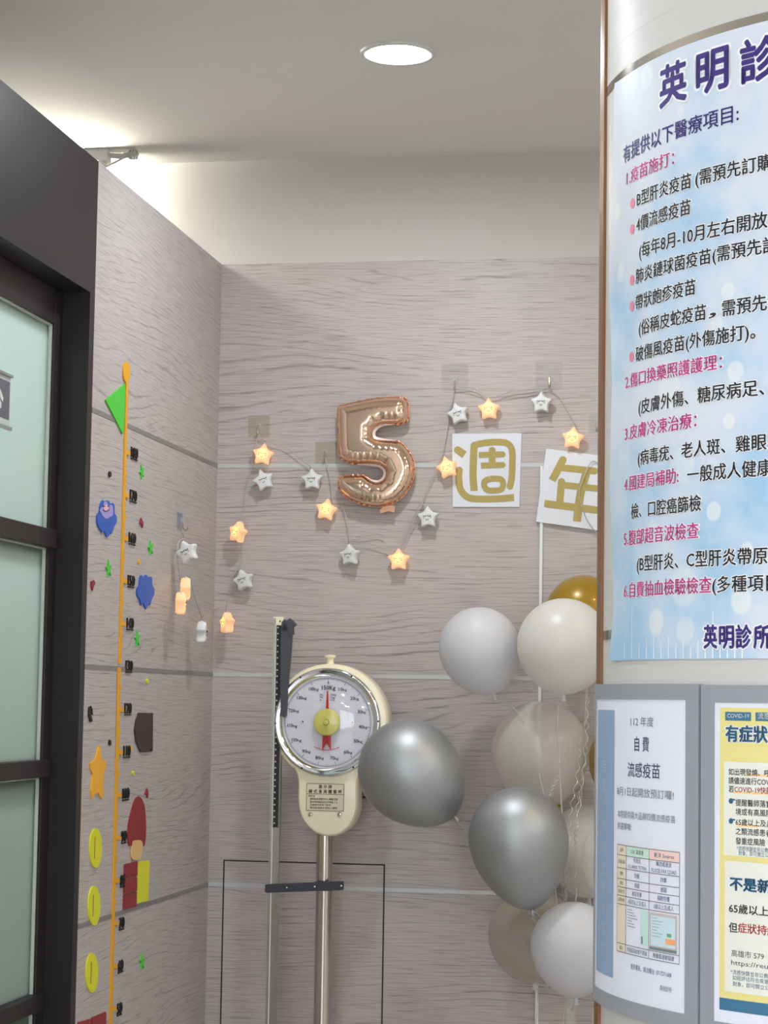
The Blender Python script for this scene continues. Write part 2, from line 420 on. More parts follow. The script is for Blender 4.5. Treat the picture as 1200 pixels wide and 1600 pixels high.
# ================================================================== COLUMN
def cyl_patch(bm, s0, s1, z0, z1, r0, r1, ns=24, mi=0):
    """a curved slab between two radii"""
    g = []
    for i in range(ns+1):
        s = s0+(s1-s0)*i/ns
        g.append([bm.verts.new(cyl(s, z, r)) for z, r in ((z0, r0), (z0, r1), (z1, r1), (z1, r0))])
    fs = []
    for a, b in zip(g, g[1:]):
        for k in range(4): fs.append(bm.faces.new((a[k], b[k], b[(k+1) % 4], a[(k+1) % 4])))
    fs.append(bm.faces.new(g[0])); fs.append(bm.faces.new(g[-1][::-1]))
    for f in fs: f.material_index = mi
    return bm
bm = B(); lathe(bm, [(R0, 0), (R0, ZC)], Matrix.Translation((CX, CY, 0)), 160)
obj('column', bm, WOODC, smooth=True, kind='structure')
D2S = math.pi/180*R0
zr1 = hit(1150.5, 31.5, 1.0)[1]; zr2 = hit(947, 985.5, 1.0)[1]
MIRR = mat('mirror_band', (190, 182, 172), 0.12, 1.0)
obj('trim_7', cyl_patch(B(), -76.5*D2S, 80*D2S, zr1-0.0095, zr1, 0.999, 1.0025, 60), MIRR, smooth='auto', kind='structure')
obj('trim_8', cyl_patch(B(), -76.5*D2S, 80*D2S, zr2-0.0095, zr2, 0.999, 1.0025, 60), MIRR, smooth='auto', kind='structure')
obj('trim_9', cyl_patch(B(), -83*D2S, -77.2*D2S, 0, ZC, 0.995, 1.0075, 4), BRONZE, kind='structure')

# ---- the clinic poster
RP = 1.0035
ledge = [(964, 124), (959, 210), (955, 330), (953.5, 420), (959, 520), (961.5, 600), (957, 690), (954, 760), (956.5, 870), (960, 950), (956, 1031)]
L = [hit(x, y, RP) for x, y in ledge]
ztp = hit(1200, 32, RP)[1]; zbt = hit(1200, 1029, RP)[1]
def sleft(z):
    for a, b in zip(L, L[1:]):
        if a[1] >= z >= b[1]: return a[0]+(b[0]-a[0])*(a[1]-z)/(a[1]-b[1])
    return L[0][0] if z > L[0][1] else L[-1][0]
SR = L[0][0]+0.50
POST = mat('poster_print', (190, 212, 232), 0.32, coat=0.15)
t = NT(POST)
uv = t.n('ShaderNodeUVMap'); sp = t.n('ShaderNodeSeparateXYZ'); t.l(uv.outputs[0], sp.inputs[0]); U, V_ = sp.outputs[0], sp.outputs[1]
def pvec(su, sv, w=0.0):
    c = t.n('ShaderNodeCombineXYZ'); t.l(t.math('MULTIPLY', U, su), c.inputs[0]); t.l(t.math('MULTIPLY', V_, sv), c.inputs[1]); c.inputs[2].default_value = w; return c.outputs[0]
nz = t.math('ADD', t.noise(pvec(7.5, 7.5), 1.0, 4.0, 0.55), t.math('MULTIPLY', t.math('SUBTRACT', V_, 1.57), 0.28))
colr = t.ramp(nz, [(0.34, srgb((156, 194, 222))), (0.46, srgb((188, 208, 226))), (0.56, srgb((208, 216, 227))), (0.72, srgb((214, 219, 226)))])
for x, y, rp, al in ((1137, 455, 14, .5), (1149, 580, 17, .6), (1139, 658, 13, .55), (1115, 799, 16, .6), (1167, 858, 12, .55), (1158, 939, 21, .6), (1025, 972, 16, .5), (1065, 727, 30, .4), (1068, 917, 32, .4),
                     (1063, 173, 9, .4), (1010, 120, 16, .5), (975, 240, 14, .4), (970, 425, 12, .5), (1045, 610, 30, .4), (1120, 505, 13, .4), (965, 330, 12, .5), (1020, 830, 14, .4), (1070, 985, 22, .35)):
    s, z, d = hit(x, y, RP); r = rp*d/FPX*(1.3 if x < 1040 else 1.0)
    dx = t.math('SUBTRACT', U, s); dy = t.math('SUBTRACT', V_, z)
    dd = t.math('SQRT', t.math('ADD', t.math('MULTIPLY', dx, dx), t.math('MULTIPLY', dy, dy)))
    mr = t.n('ShaderNodeMapRange', interpolation_type='SMOOTHSTEP'); t.l(dd, mr.inputs[0])
    mr.inputs[1].default_value = r*1.12; mr.inputs[2].default_value = r*0.8; mr.inputs[3].default_value = 0; mr.inputs[4].default_value = al
    colr = t.mix(mr.outputs[0], colr, srgb((232, 234, 230)))
t.l(colr, t.b.inputs['Base Color'])
po = thing('clinic_poster', (cyl(0, 0).x, cyl(0, 0).y, zbt), 'large pale blue clinic service poster wrapped around the white column', 'poster')
bm = B(); uvl = bm.loops.layers.uv.new('UVMap'); NZ, NS = 44, 48; G = []
for i in range(NZ+1):
    z = ztp+(zbt-ztp)*i/NZ; a = sleft(z); row = []
    for j in range(NS+1):
        s = a+(SR-a)*j/NS; lift = 0.0035*math.exp(-(s-a)/0.012)*(0.5+0.5*math.sin(z*17))
        row.append((bm.verts.new(cyl(s, z, RP+lift/R0)), (s, z)))
    G.append(row)
for i in range(NZ):
    for j in range(NS):
        q = (G[i][j], G[i+1][j], G[i+1][j+1], G[i][j+1]); f = bm.faces.new([v[0] for v in q])
        for lp, v in zip(f.loops, q): lp[uvl].uv = v[1]
obj('poster_sheet', bm, POST, po, smooth=True, recalc=False)
RT = RP+0.0012; RH = RP+0.0006
LINES = {}
def ctext(bm, body, x0, y0, x1, y1, hpx, bold=0.0, rr=None, halo=None, rh=None):
    rr = rr or RT
    s0, z0, d0 = hit(x0, y0, rr); s1, z1, d1 = hit(x1, y1 if y1 else y0, rr)
    z = (z0+z1)/2 if y1 else z0
    em = hpx*(d0+d1)/2/FPX/0.93
    if isinstance(bm, tuple): name_, mm_, par_ = bm; bm = B(); own = True
    else: own = False
    put_text(bm, body, lambda h, v: cyl(h, v, rr), s0, s1, z, em, bold, 0.008)
    if own: obj(name_, bm, mm_, par_, recalc=False)
    if halo is not None: put_text(halo, body, lambda h, v: cyl(h, v, rh or RH), s0-0.0009, s1+0.0009, z, em, 0.05+bold, 0.008)
NAVY = mat('navy_ink', (58, 42, 120), 0.4); MAG = mat('magenta_ink', (206, 48, 140), 0.4); INK = mat('black_ink', (34, 28, 36), 0.4)
HALO = mat('white_ink', (238, 240, 240), 0.4); DOT = mat('rose_ink', (226, 130, 150), 0.4)
bn, bg, bk, bh = ('navy_lettering', NAVY, po), ('magenta_lettering', MAG, po), ('black_lettering', INK, po), B()
for tx, x0, x1, y0, y1, hp in (('英', 1031, 1072, 167, 158, 66), ('明', 1088.6, 1137, 147, 138, 69), ('診', 1157.5, 1217, 130, 122, 69)):
    ctext(bn, tx, x0, y0, x1, y1, hp, 0.03, None, bh)
ctext(bn, '有提供以下醫療項目:', 973.9, 254, 1154, 192, 28, 0.012)
for tx, x0, x1 in (('英', 1099.8, 1120), ('明', 1124, 1146), ('診', 1150, 1173.5), ('所', 1178, 1203)):
    ctext(bn, tx, x0, 1013.5, x1, 1012.8, 36, 0.03, None, bh)
for tx, x0, y0, x1, y1, hp in (('1.疫苗施打：', 979, 290, 1053, 258, 24), ('2.傷口換藥照護護理：', 976.8, 609, 1128, 577, 24), ('3.皮膚冷凍治療：', 976, 690, 1088, 668, 24),
                               ('4.國建局補助:', 975, 771, 1060, 753, 24), ('5.腹部超音波檢查', 974.6, 853, 1091.5, 842.5, 25), ('6.自費抽血檢驗檢查', 974.6, 935, 1111.5, 927, 25)):
    ctext(bg, tx, x0, y0, x1, y1, hp, 0.01, None, bh)
for tx, x0, y0, x1, y1, hp in (('B型肝炎疫苗', 995, 321.8, 1079.8, 296, 25), ('(需預先訂購', 1086.5, 293.5, 1207, 262.5, 26), ('4價流感疫苗', 994, 360.5, 1078.7, 338, 25),
                               ('(每年8月-10月左右開放', 998.6, 403, 1199, 358, 26), ('肺炎鏈球菌疫苗(需預先訂', 993, 445, 1216, 393, 25), ('帶狀皰疹疫苗', 993, 484.5, 1086.5, 461, 25),
                               ('(俗稱皮蛇疫苗', 998, 524.5, 1103, 500, 25), ('，', 1107, 498, 1119, 495, 22), ('需預先', 1128.5, 495, 1198, 485, 26), ('破傷風疫苗(外傷施打)。', 993, 565, 1180, 531, 25),
                               ('(皮膚外傷、糖尿病足、', 997.5, 645.5, 1194, 620.5, 25), ('(病毒疣、老人斑、雞眼', 996.5, 727, 1197.5, 704, 25), ('一般成人健康', 1074, 755, 1207, 743, 26),
                               ('檢、口腔癌篩檢', 986, 811, 1095, 799, 25), ('(B型肝炎、C型肝炎帶原', 995, 893.5, 1199, 882, 26), ('(多種項目', 1113, 927.5, 1216, 922.5, 26)):
    ctext(bk, tx, x0, y0, x1, y1, hp, 0.012, None, bh)
bd = B()
for x, y in ((988, 317.5), (987.5, 358), (987.3, 437.5), (987, 478.5), (986.5, 557.5)):
    s, z, d = hit(x, y, RT); r = 0.0052
    bd.faces.new([bd.verts.new(cyl(s+r*math.cos(q), z+r*math.sin(q), RT)) for q in [k*math.pi/10 for k in range(20)]])
for k in range(18):                                     # printed white blades of grass along the lower edge
    x = 964+k*11.5; s, z, d = hit(x, 1028, RH); hh = 0.012+0.012*((k*7) % 5)/5+(0.03 if k in (2, 5, 13) else 0)
    bh.faces.new([bh.verts.new(cyl(s+q, z+v, RH)) for q, v in ((-0.0008, 0), (0.0008, 0), (0.0005, hh), (-0.0003, hh))])
obj('white_lettering_outline', bh, HALO, po, recalc=False); 
obj('bullet_dots', bd, DOT, po, recalc=False)

# ---- two curved display frames below the poster
FRG = mat('grey_frame_plastic', (146, 149, 155), 0.38)
RF = 1.016; RPAP = 1.0135
PAPER = mat('white_paper', (224, 225, 237), 0.45)
p1 = dict(s1=hit(1071.6, 1300, RPAP)[0], zt=hit(1071.6, 1093.6, RPAP)[1], zb=hit(1071.6, 1584.5, RPAP)[1])
p1['s0'] = p1['s1']-0.2115
fr_r = hit(1091.5, 1300, RF)[0]; bw = fr_r-p1['s1']
def display(name, s0, s1, zt, zb, bl, br, btop, label):
    d = thing(name, (cyl((s0+s1)/2, 0).x, cyl((s0+s1)/2, 0).y, zb-btop), label, 'display frame', 'curved notice frames on the column')
    bm = B()
    for a, b, c, e in ((s0-bl, s0, zb-btop, zt+btop), (s1, s1+br, zb-btop, zt+btop), (s0, s1, zt, zt+btop), (s0, s1, zb-btop, zb)):
        cyl_patch(bm, a, b, c, e, 0.998, RF, max(4, int(abs(b-a)/0.008)))
    obj('grey_frame', bm, FRG, d, smooth='auto')
    bm = B(); cyl_patch(bm, s0, s1, zb, zt, 0.998, RPAP, 30); pp = obj('paper', bm, PAPER, d, smooth='auto')
    return d, pp
ztop1 = hit(1085, 1068.5, RF)[1]; bt1 = ztop1-p1['zt']
d1, pp1 = display('notice_frame', p1['s0'], p1['s1'], p1['zt'], p1['zb'], 0.012, bw-0.0007, bt1, 'curved grey frame with white flu vaccine notice, left one under the poster')
RI = RPAP+0.0005
def rect(bm, s0, s1, z0, z1, rr, n=None):
    n = n or max(1, int(abs(s1-s0)/0.008))
    A = [[bm.verts.new(cyl(s0+(s1-s0)*i/n, z, rr)) for z in (z0, z1)] for i in range(n+1)]
    for a, b in zip(A, A[1:]): bm.faces.new((a[0], b[0], b[1], a[1]))
H1 = lambda x, y: hit(x, y, RPAP)
sa = p1['s0']+0.006; sb = H1(960.5, 1110)[0]; bm = B(); rect(bm, sa, sb, H1(954.4, 1527)[1], H1(960.6, 1109.5)[1], RI)
obj('blue_strip', bm, mat('slate_blue_print', (140, 163, 192), 0.45), pp1, recalc=False)
bm = B(); sm = (sa+sb)/2; zz = H1(958, 1185)[1]
for ch in '自費流感疫苗開放預訂':
    put_text(bm, ch, lambda h, v: cyl(h, v, RI+0.0004), sm-0.007, sm+0.007, zz-0.015, 0.015, 0.0, 0.008); zz -= 0.0208
obj('strip_lettering', bm, mat('pale_blue_print', (168, 184, 206), 0.45), pp1, recalc=False)
bg1, bb1 = B(), B()
R2 = RI+0.0004
for tx, x0, y0, x1, y1, hp in (('112 年度', 985.1, 1133.5, 1021, 1137, 15), ('8月1日起開放預訂囉!', 964, 1241, 1052.5, 1251.5, 14), ('本院提供兩大品牌四價流感疫苗', 965, 1276, 1055, 1287.5, 11.5), ('供選擇唷!', 964.5, 1295, 986, 1298.5, 11)):
    ctext(bg1, tx, x0, y0, x1, y1, hp, 0.0, R2)
for tx, x0, y0, x1, y1, hp in (('自 費', 991.2, 1173.5, 1013.6, 1175.5, 23), ('流感疫苗', 980.7, 1214, 1031, 1217, 23)):
    ctext(bb1, tx, x0, y0, x1, y1, hp, 0.005, R2)
# table
ts = [H1(964.7, 1400)[0], H1(978.4, 1400)[0], H1(1014.4, 1400)[0], H1(1062, 1400)[0]]
tz = [H1(1061.5, 1300+v/5.332)[1] for v in (170, 258, 372, 465, 537, 612, 687, 1030, 1103)]
bm = B(); rect(bm, ts[0], ts[1], tz[-1], tz[0], RI); obj('table_tint', bm, mat('beige_print', (226, 212, 190), 0.45), pp1, recalc=False)
bm = B(); rect(bm, ts[1], ts[2], tz[1], tz[0], RI); obj('table_tint', bm, mat('mint_print', (196, 226, 208), 0.45), pp1, recalc=False)
bm = B(); rect(bm, ts[2], ts[3], tz[1], tz[0], RI); obj('table_tint', bm, mat('pink_print', (238, 204, 196), 0.45), pp1, recalc=False)
bl1 = B(); lw = 0.00035
for z in tz: rect(bl1, ts[0], ts[3], z-lw, z+lw, R2)
for s in ts: rect(bl1, s-lw, s+lw, tz[-1], tz[0], R2, 1)
obj('table_lines', bl1, mat('grey_line', (120, 112, 116), 0.5), pp1, recalc=False)
cells = [('品牌', 'GSK 葛蘭素', '東洋 Seqirus'), ('疫苗名稱', ('伏適流', 'FLUARIX TETRA'), ('輔流威適流', 'FLUCELVAX QUAD')), ('價數', '四價', '四價'), ('產地', '德國', '德國'),
         ('製造方式', '雞蛋培養', '細胞培養'), ('適用年齡', '6個月以上及成人', '3歲以上及成人'), None, ('備註', '對雞蛋過敏者不建議', '無雞蛋過敏疑慮')]
for i, rw in enumerate(cells):
    if not rw: continue
    for j, c in enumerate(rw):
        rowsn = c if isinstance(c, tuple) else (c,); cw = ts[j+1]-ts[j]; hc = tz[i]-tz[i+1]
        for k, tx in enumerate(rowsn):
            em = 0.0052 if j else 0.0042
            wd = min(cw*0.86, sum(1.0 if ord(q) > 255 else 0.58 for q in tx)*em*0.95)
            zc = tz[i]-hc*(k+0.5)/len(rowsn)-em*0.45; sc = (ts[j]+ts[j+1])/2
            put_text(bg1 if j < 2 else bb1, tx, lambda h, v: cyl(h, v, R2), sc-wd/2, sc+wd/2, zc, em, 0.0, 0.008)
# product pictures in the table
def crect(bm, a, b, c, e, j, rr): # fractions inside picture cell j
    S0, S1, Z1, Z0 = ts[j], ts[j+1], tz[6], tz[7]
    rect(bm, S0+(S1-S0)*a, S0+(S1-S0)*b, Z0+(Z1-Z0)*c, Z0+(Z1-Z0)*e, rr)
bm = B(); crect(bm, 0.66, 0.95, 0.08, 0.95, 1, RI); obj('picture_tint', bm, mat('aqua_print', (190, 224, 216), 0.45), pp1, recalc=False)
bm = B(); crect(bm, 0.03, 0.93, 0.08, 0.95, 2, RI); obj('picture_tint', bm, mat('taupe_print', (196, 186, 184), 0.45), pp1, recalc=False)
bm = B(); crect(bm, 0.08, 0.88, 0.14, 0.88, 2, R2); obj('picture_tint', bm, mat('ice_print', (198, 220, 228), 0.45), pp1, recalc=False)
bm = B(); crect(bm, 0.62, 0.76, 0.40, 0.49, 2, R2+0.0003); obj('picture_tint', bm, mat('green_print', (112, 170, 120), 0.45), pp1, recalc=False)
bm = B(); crect(bm, 0.58, 0.88, 0.22, 0.36, 2, R2+0.0003); obj('picture_tint', bm, mat('orange_print', (240, 170, 110), 0.45), pp1, recalc=False)
bm = B(); crect(bm, 0.03, 0.93, 0.03, 0.10, 2, R2+0.0003); crect(bm, 0.70, 0.76, 0.12, 0.30, 1, R2)
for k in range(7): crect(bm, 0.08, 0.30+0.08*((k*5) % 4), 0.9-0.07*k, 0.915-0.07*k, 1, R2); crect(bm, 0.12, 0.3+0.06*((k*3) % 4), 0.82-0.075*k, 0.83-0.075*k, 2, R2+0.0003)
obj('picture_tint', bm, mat('grey_green_print', (112, 128, 128), 0.45), pp1, recalc=False)
ctext(bb1, '更多資訊，請洽櫃台  07-7271688', 985.3, 1514, 1049, 1528.5, 8.5, 0.0, R2); ctext(bg1, '英明診所', 1030.7, 1548, 1049.5, 1551.5, 8.5, 0.0, R2)
obj('grey_lettering', bg1, mat('grey_ink', (112, 116, 128), 0.5), pp1, recalc=False); obj('blue_lettering', bb1, mat('slate_ink', (72, 82, 120), 0.5), pp1, recalc=False)

s20 = hit(1116.5, 1300, RPAP)[0]; fl2 = hit(1094.5, 1300, RF)[0]
zt2 = hit(1117.5, 1097.5, RPAP)[1]; zb2 = hit(1113, 1594.5, RPAP)[1]
d2, pp2 = display('notice_frame', s20, s20+0.2115, zt2, zb2, s20-fl2, 0.017, hit(1097, 1070, RF)[1]-zt2, 'curved grey frame with yellow COVID-19 notice, right one under the poster')
H2 = lambda x, y: hit(x, y, RPAP)
sE = s20+0.2035
YEL = mat('yellow_print', (226, 214, 138), 0.45); CRB = mat('cream_print', (226, 226, 214), 0.45); TEAL = mat('teal_print', (58, 112, 142), 0.45)
bm = B(); rect(bm, H2(1124.8, 1300)[0], sE, H2(1124, 1558)[1], H2(1125, 1105.4)[1], RI); obj('yellow_field', bm, YEL, pp2, recalc=False)
bm = B(); rect(bm, H2(1124.3, 1500)[0], sE, H2(1124, 1577)[1], H2(1124, 1558)[1], RI)
obj('teal_band', bm, TEAL, pp2, recalc=False)
for a, b, c in ((1131.5, 1189.8, 1335.7), (1133, 1344.5, 1548.3)):
    bm = B(); rect(bm, H2(a, 1300)[0], sE-0.004, H2(a, c)[1], H2(a, b)[1], R2); obj('cream_box', bm, CRB, pp2, recalc=False)
bm = B(); R3 = R2+0.0005; R4 = R3+0.0005
rect(bm, H2(1133.5, 1118)[0], H2(1173.9, 1118)[0], H2(1133.5, 1125.7)[1], H2(1133.5, 1112.2)[1], R2); rect(bm, H2(1180.8, 1118)[0], H2(1224, 1118)[0], H2(1180, 1126.6)[1], H2(1180, 1113)[1], R2)
obj('teal_tag', bm, TEAL, pp2, recalc=False)
bw2, bt2, bk2, br2 = B(), B(), ('dark_lettering', mat('dark_ink', (52, 54, 62), 0.5), pp2), ('red_lettering', mat('red_ink', (196, 74, 78), 0.5), pp2)
ctext(bw2, 'COVID-19', 1136.2, 1122, 1170.5, 1122.6, 8, 0.02, R3); ctext(bw2, '流感', 1184, 1123.5, 1203, 1124, 10, 0.015, R3)
ctext(bt2, '有症狀', 1134, 1159, 1199, 1160.5, 25, 0.035, R4, bw2, R3)
for tx, x0, y0, x1, hp, bo in (('如出現發燒、呼吸', 1138.4, 1211, 1213, 10.5, .012), ('請儘速進行COVID', 1138.4, 1224.6, 1212, 10.5, .012), ('若', 1138.4, 1238, 1146.4, 10.5, .012), ('提醒醫師落實', 1149.4, 1259.2, 1206, 10.5, .012),
                             ('境或有高風險', 1149.4, 1273.4, 1206, 10.5, .012), ('65歲以上及具', 1149.4, 1289.5, 1207, 10.5, .012), ('之類流感患者', 1149.4, 1304, 1205.5, 10.5, .012), ('發重症風險', 1149.4, 1319, 1195.5, 10.5, .012),
                             ('65歲以上', 1139, 1426, 1200.5, 14.5, .02), ('但', 1139, 1456.4, 1152, 15, .02), ('高雄市 579', 1142.8, 1494.3, 1193.5, 10.5, .0), ('https://reu', 1142.5, 1508, 1200, 9.5, .0)):
    ctext(bk2, tx, x0, y0, x1, None, hp, bo, R3)
ctext(br2, 'COVID-19快篩', 1147.5, 1238.3, 1206, None, 10.5, 0.012, R3); ctext(br2, '症狀持續', 1153, 1457, 1214, None, 15, 0.02, R3)
ctext(bt2, '不是新', 1140.4, 1390.5, 1205, None, 20, 0.04, R4, bw2, R3)
for tx, x0, y0, x1 in (('*流感快篩並非公費', 1151, 1329, 1200, ), ('對象，即可開立公', 1154, 1336.5, 1201), ('*流感快篩並非公費', 1141.5, 1522, 1200), ('如經評估符合疾管', 1144.5, 1531, 1201), ('對象，即可開立公', 1145, 1540.5, 1202)):
    ctext(bt2, tx, x0, y0, x1, None, 7.2, 0.0, R3)
for x, y in ((1142, 1251.5), (1142, 1282.8)):
    s, z, d = hit(x, y, R3); bt2.faces.new([bt2.verts.new(cyl(s+0.0026*math.cos(q), z+0.0026*math.sin(q), R3)) for q in [k*math.pi/8 for k in range(16)]]); rect(bt2, s, s+0.005, z+0.0006, z+0.002, R3)
bo2 = B()
for x0, x1, y in ((1166, 1200, 1211.5), (1147, 1200, 1238.8), (1150, 1186, 1290)): rect(bo2, H2(x0, y)[0], H2(x1, y)[0], H2(x0, y)[1]-0.0004, H2(x0, y)[1]+0.0014, R2+0.00025)
obj('orange_underline', bo2, mat('peach_print', (246, 206, 140), 0.5), pp2, recalc=False)
obj('white_lettering', bw2, HALO, pp2, recalc=False); obj('teal_lettering', bt2, mat('teal_ink', (46, 92, 122), 0.5), pp2, recalc=False)

# ================================================================== BACK WALL FITTINGS
# access hatch, cut out of the laminate
a = PB(350, 1344); b = PB(601, 1351)
zh = (a.z+b.z)/2
ht = thing('access_hatch', ((a.x+b.x)/2, yback(a.x), 0.12), 'wood-grain hatch in the back wall outlined by a thin black gap, behind the scale', 'hatch')
obj('hatch_panel', backbox(a.x+0.0025, b.x-0.0025, 0.12, zh-0.0025, 0, 0.0011), WOODB, ht)
obj('hatch_strip', backbox(a.x+0.0025, b.x-0.0025, STRIPES[2]-0.0055, STRIPES[2]+0.0055, 0.0011, 0.0022), ALUS, ht)
bm = B()
for x0, x1, z0, z1 in ((a.x-0.0012, a.x+0.0025, 0.12, zh+0.0012), (b.x-0.0025, b.x+0.0012, 0.12, zh+0.0012), (a.x, b.x, zh-0.0025, zh+0.0012)):
    merge(bm, backbox(x0, x1, z0, z1, 0, 0.0008 if x1-x0 > 0.01 else 0.0016))
obj('hatch_gap', bm, BLACK, ht)
# white cable trunking
a = PB(847, 729); b = PB(837.5, 1590)
tk = B()
for o0, o1, ww in ((0, 0.008, 0.0082), (0.008, 0.0095, 0.0058)):
    x0 = a.x; pts = [Vector((x0-ww/2, yback(x0)-o1, 0.0)), Vector((x0+ww/2, yback(x0)-o1, 0)), Vector((x0+ww/2, yback(x0)-o0, 0)), Vector((x0-ww/2, yback(x0)-o0, 0))]
    prism(tk, pts, Vector((0, 0, a.z)))
obj('cable_trunking', tk, WHITEP, label='thin white cable trunking running down the back wall behind the balloons', cat='trunking')
# small grey plate behind the scale head
a = PB(562, 1217, 0.0); b = PB(592, 1249, 0.0)
pl = thing('wall_plate', ((a.x+b.x)/2, a.y-0.005, b.z), 'small grey plate on the back wall beside the scale head', 'wall plate')
bm = B(); box(bm, (a.x, a.y-0.012, b.z), (b.x, a.y, a.z), 0.002); obj('plate_body', bm, mat('mid_grey', (128, 124, 122), 0.5), pl)
bm = B(); box(bm, (a.x+0.006, a.y-0.014, b.z+0.004), (b.x-0.006, a.y-0.011, b.z+0.008)); obj('plate_slot', bm, BLACK, pl)

# adhesive hooks
def hook(x0, y0, x1, y1, hx, hy, label, tint, al, left=False):
    P = (lambda x, y, o=0.0: PL(x, y, o)) if left else (lambda x, y, o=0.0: PB(x, y, o))
    nrm = Vector((1, 0, 0)) if left else Vector((0, -1, 0))
    c = P(hx, hy)
    h = thing('adhesive_hook', c, label, 'hook', 'clear adhesive hooks holding the fairy lights')
    a, b = P(x0, y0), P(x1, y1)
    pts = [a, Vector((b.x, b.y, a.z)), b, Vector((a.x, a.y, b.z))]
    bm = B(); prism(bm, [p+nrm*0.0003 for p in pts], nrm*0.0016); obj('adhesive_pad', bm, mat('hook_pad_%d_%d_%d' % tint, tint, 0.18, alpha=al), h)
    bm = B(); lathe(bm, [(0, 0.0062), (0.005, 0.006), (0.0085, 0.004), (0.0095, 0.0019)], look_mtx(c, nrm), 20); obj('hook_button', bm, CLEAR, h, smooth=True)
    bm = B(); d = Vector((0, 0, -1))
    pts = [c+nrm*0.0061+d*(-0.004), c+nrm*0.0075+d*0.008, c+nrm*0.009+d*0.019, c+nrm*0.0145+d*0.023, c+nrm*0.019+d*0.0195, c+nrm*0.0205+d*0.012]
    tube(bm, catmull(pts, 5, False), 0.0019, 8); obj('hook_wire', bm, STEEL, h, smooth='auto')
    return h
BE = (196, 184, 150); GR = (196, 192, 194); BL = (150, 158, 186)
hook(388.5, 649, 421, 682.5, 404, 667, 'adhesive hook with beige tint, leftmost hook on the back wall', BE, .2)
hook(493, 691, 526, 724, 508, 707, 'beige tinted adhesive hook just left of the foil number balloon', BE, .25)
hook(690.5, 568.5, 731, 609.5, 711, 597, 'clear square hook above the lights, left of the upper pair', GR, .1)
hook(837.5, 565.5, 878, 607.5, 858.5, 593, 'clear square hook above the lights, right of the upper pair', GR, .1)
hook(921, 648, 956, 676, 933, 662, 'clear hook partly hidden behind the column edge', GR, .08)
hook(277, 800, 284, 829, 282, 815, 'bluish clear hook on the left wall above a white star lantern', BL, .4, True)

# cards with the golden characters
GOLDP = mat('gold_print', (178, 158, 84), 0.45, 0.1); add_mottle(GOLDP, (182, 162, 90), 0.08, 60)
CARD = mat('white_card', (226, 228, 234), 0.6)
def stroke(bm, P, pts, wpx, off, th=0.0004, sm=True):
    """a brush stroke of constant width drawn as one flat ribbon"""
    q = catmull([(x, y, 0) for x, y in pts], 8, False) if sm and len(pts) > 2 else [Vector((x, y, 0)) for x, y in pts]
    A, Bq = [], []
    for i, p in enumerate(q):
        d = (q[min(i+1, len(q)-1)]-q[max(i-1, 0)]).normalized(); nn = Vector((-d.y, d.x, 0))*wpx/2
        A.append(bm.verts.new(P(p.x+nn.x, p.y+nn.y, off))); Bq.append(bm.verts.new(P(p.x-nn.x, p.y-nn.y, off)))
    for i in range(len(q)-1): bm.faces.new((A[i], A[i+1], Bq[i+1], Bq[i]))
def disc(bm, P, x, y, r, off, n=16):
    bm.faces.new([bm.verts.new(P(x+r*math.cos(2*math.pi*k/n), y+r*math.sin(2*math.pi*k/n), off)) for k in range(n)])
def stroke_r(bm, P, pts, wpx, off, sm=True, caps=(1, 1)):
    stroke(bm, P, pts, wpx, off, sm=sm)
    if caps[0]: disc(bm, P, pts[0][0], pts[0][1], wpx/2, off-0.00006)
    if caps[1]: disc(bm, P, pts[-1][0], pts[-1][1], wpx/2, off-0.00006)
def card(name, corners, label, strokes, off):
    P = PB; pts = [P(x, y, off) for x, y in corners]
    c = sum(pts, Vector())/4
    k = thing(name, (c.x, c.y, min(p.z for p in pts)), label, 'card', 'white cards with golden characters')
    bm = B(); prism(bm, pts, Vector((0, off-0.0005, 0))); obj('card_board', bm, CARD, k)
    bm = B(); lay = 0
    for st in strokes:
        stroke_r(bm, P, crop(640, 560, 3.75, st[0]), st[1]/3.75, off+0.0006+0.00012*lay, st[2] if len(st) > 2 else True, st[3] if len(st) > 3 else (1, 1)); lay += 1
    obj('golden_character', bm, GOLDP, k, recalc=False)
card('character_card', [(706.5, 677.5), (815, 677), (811.5, 792), (707.5, 792)], 'white square card with a golden character, hanging right of the foil balloon',
     [([(282, 537), (322, 565)], 44, False, (1, 0)), ([(292, 655), (288, 700), (300, 770), (345, 815), (420, 824), (520, 822), (612, 815)], 40, True, (1, 0)),
      ([(378, 505), (374, 600), (372, 690), (378, 775)], 42, True, (0, 0)), ([(378, 508), (440, 495), (520, 490), (575, 500), (600, 540), (602, 620), (598, 700), (588, 750)], 38, True, (1, 1)),
      ([(405, 566), (545, 562)], 34, False, (0, 1)), ([(484, 538), (484, 625)], 40, False, (1, 0)), ([(418, 628), (545, 624)], 34, False, (0, 1)),
      ([(470, 705), (440, 720), (438, 750), (460, 772), (500, 774), (535, 768), (548, 742), (540, 712), (510, 704), (470, 705)], 34, True, (0, 0))], 0.004)
card('character_card', [(853.5, 701), (948, 713), (944, 830), (837.5, 815)], 'white card tilted to the right with a golden character, beside the column',
     [([(898, 595), (835, 715)], 44, False, (1, 0)), ([(885, 640), (1085, 660)], 40, False, (0, 1)), ([(890, 722), (880, 850)], 42, False, (1, 0)), ([(900, 742), (1150, 768)], 38, False, (0, 0)),
      ([(790, 850), (1150, 895)], 42, False, (0, 0)), ([(1040, 655), (1000, 800), (980, 955)], 46, True, (0, 0))], 0.0125)

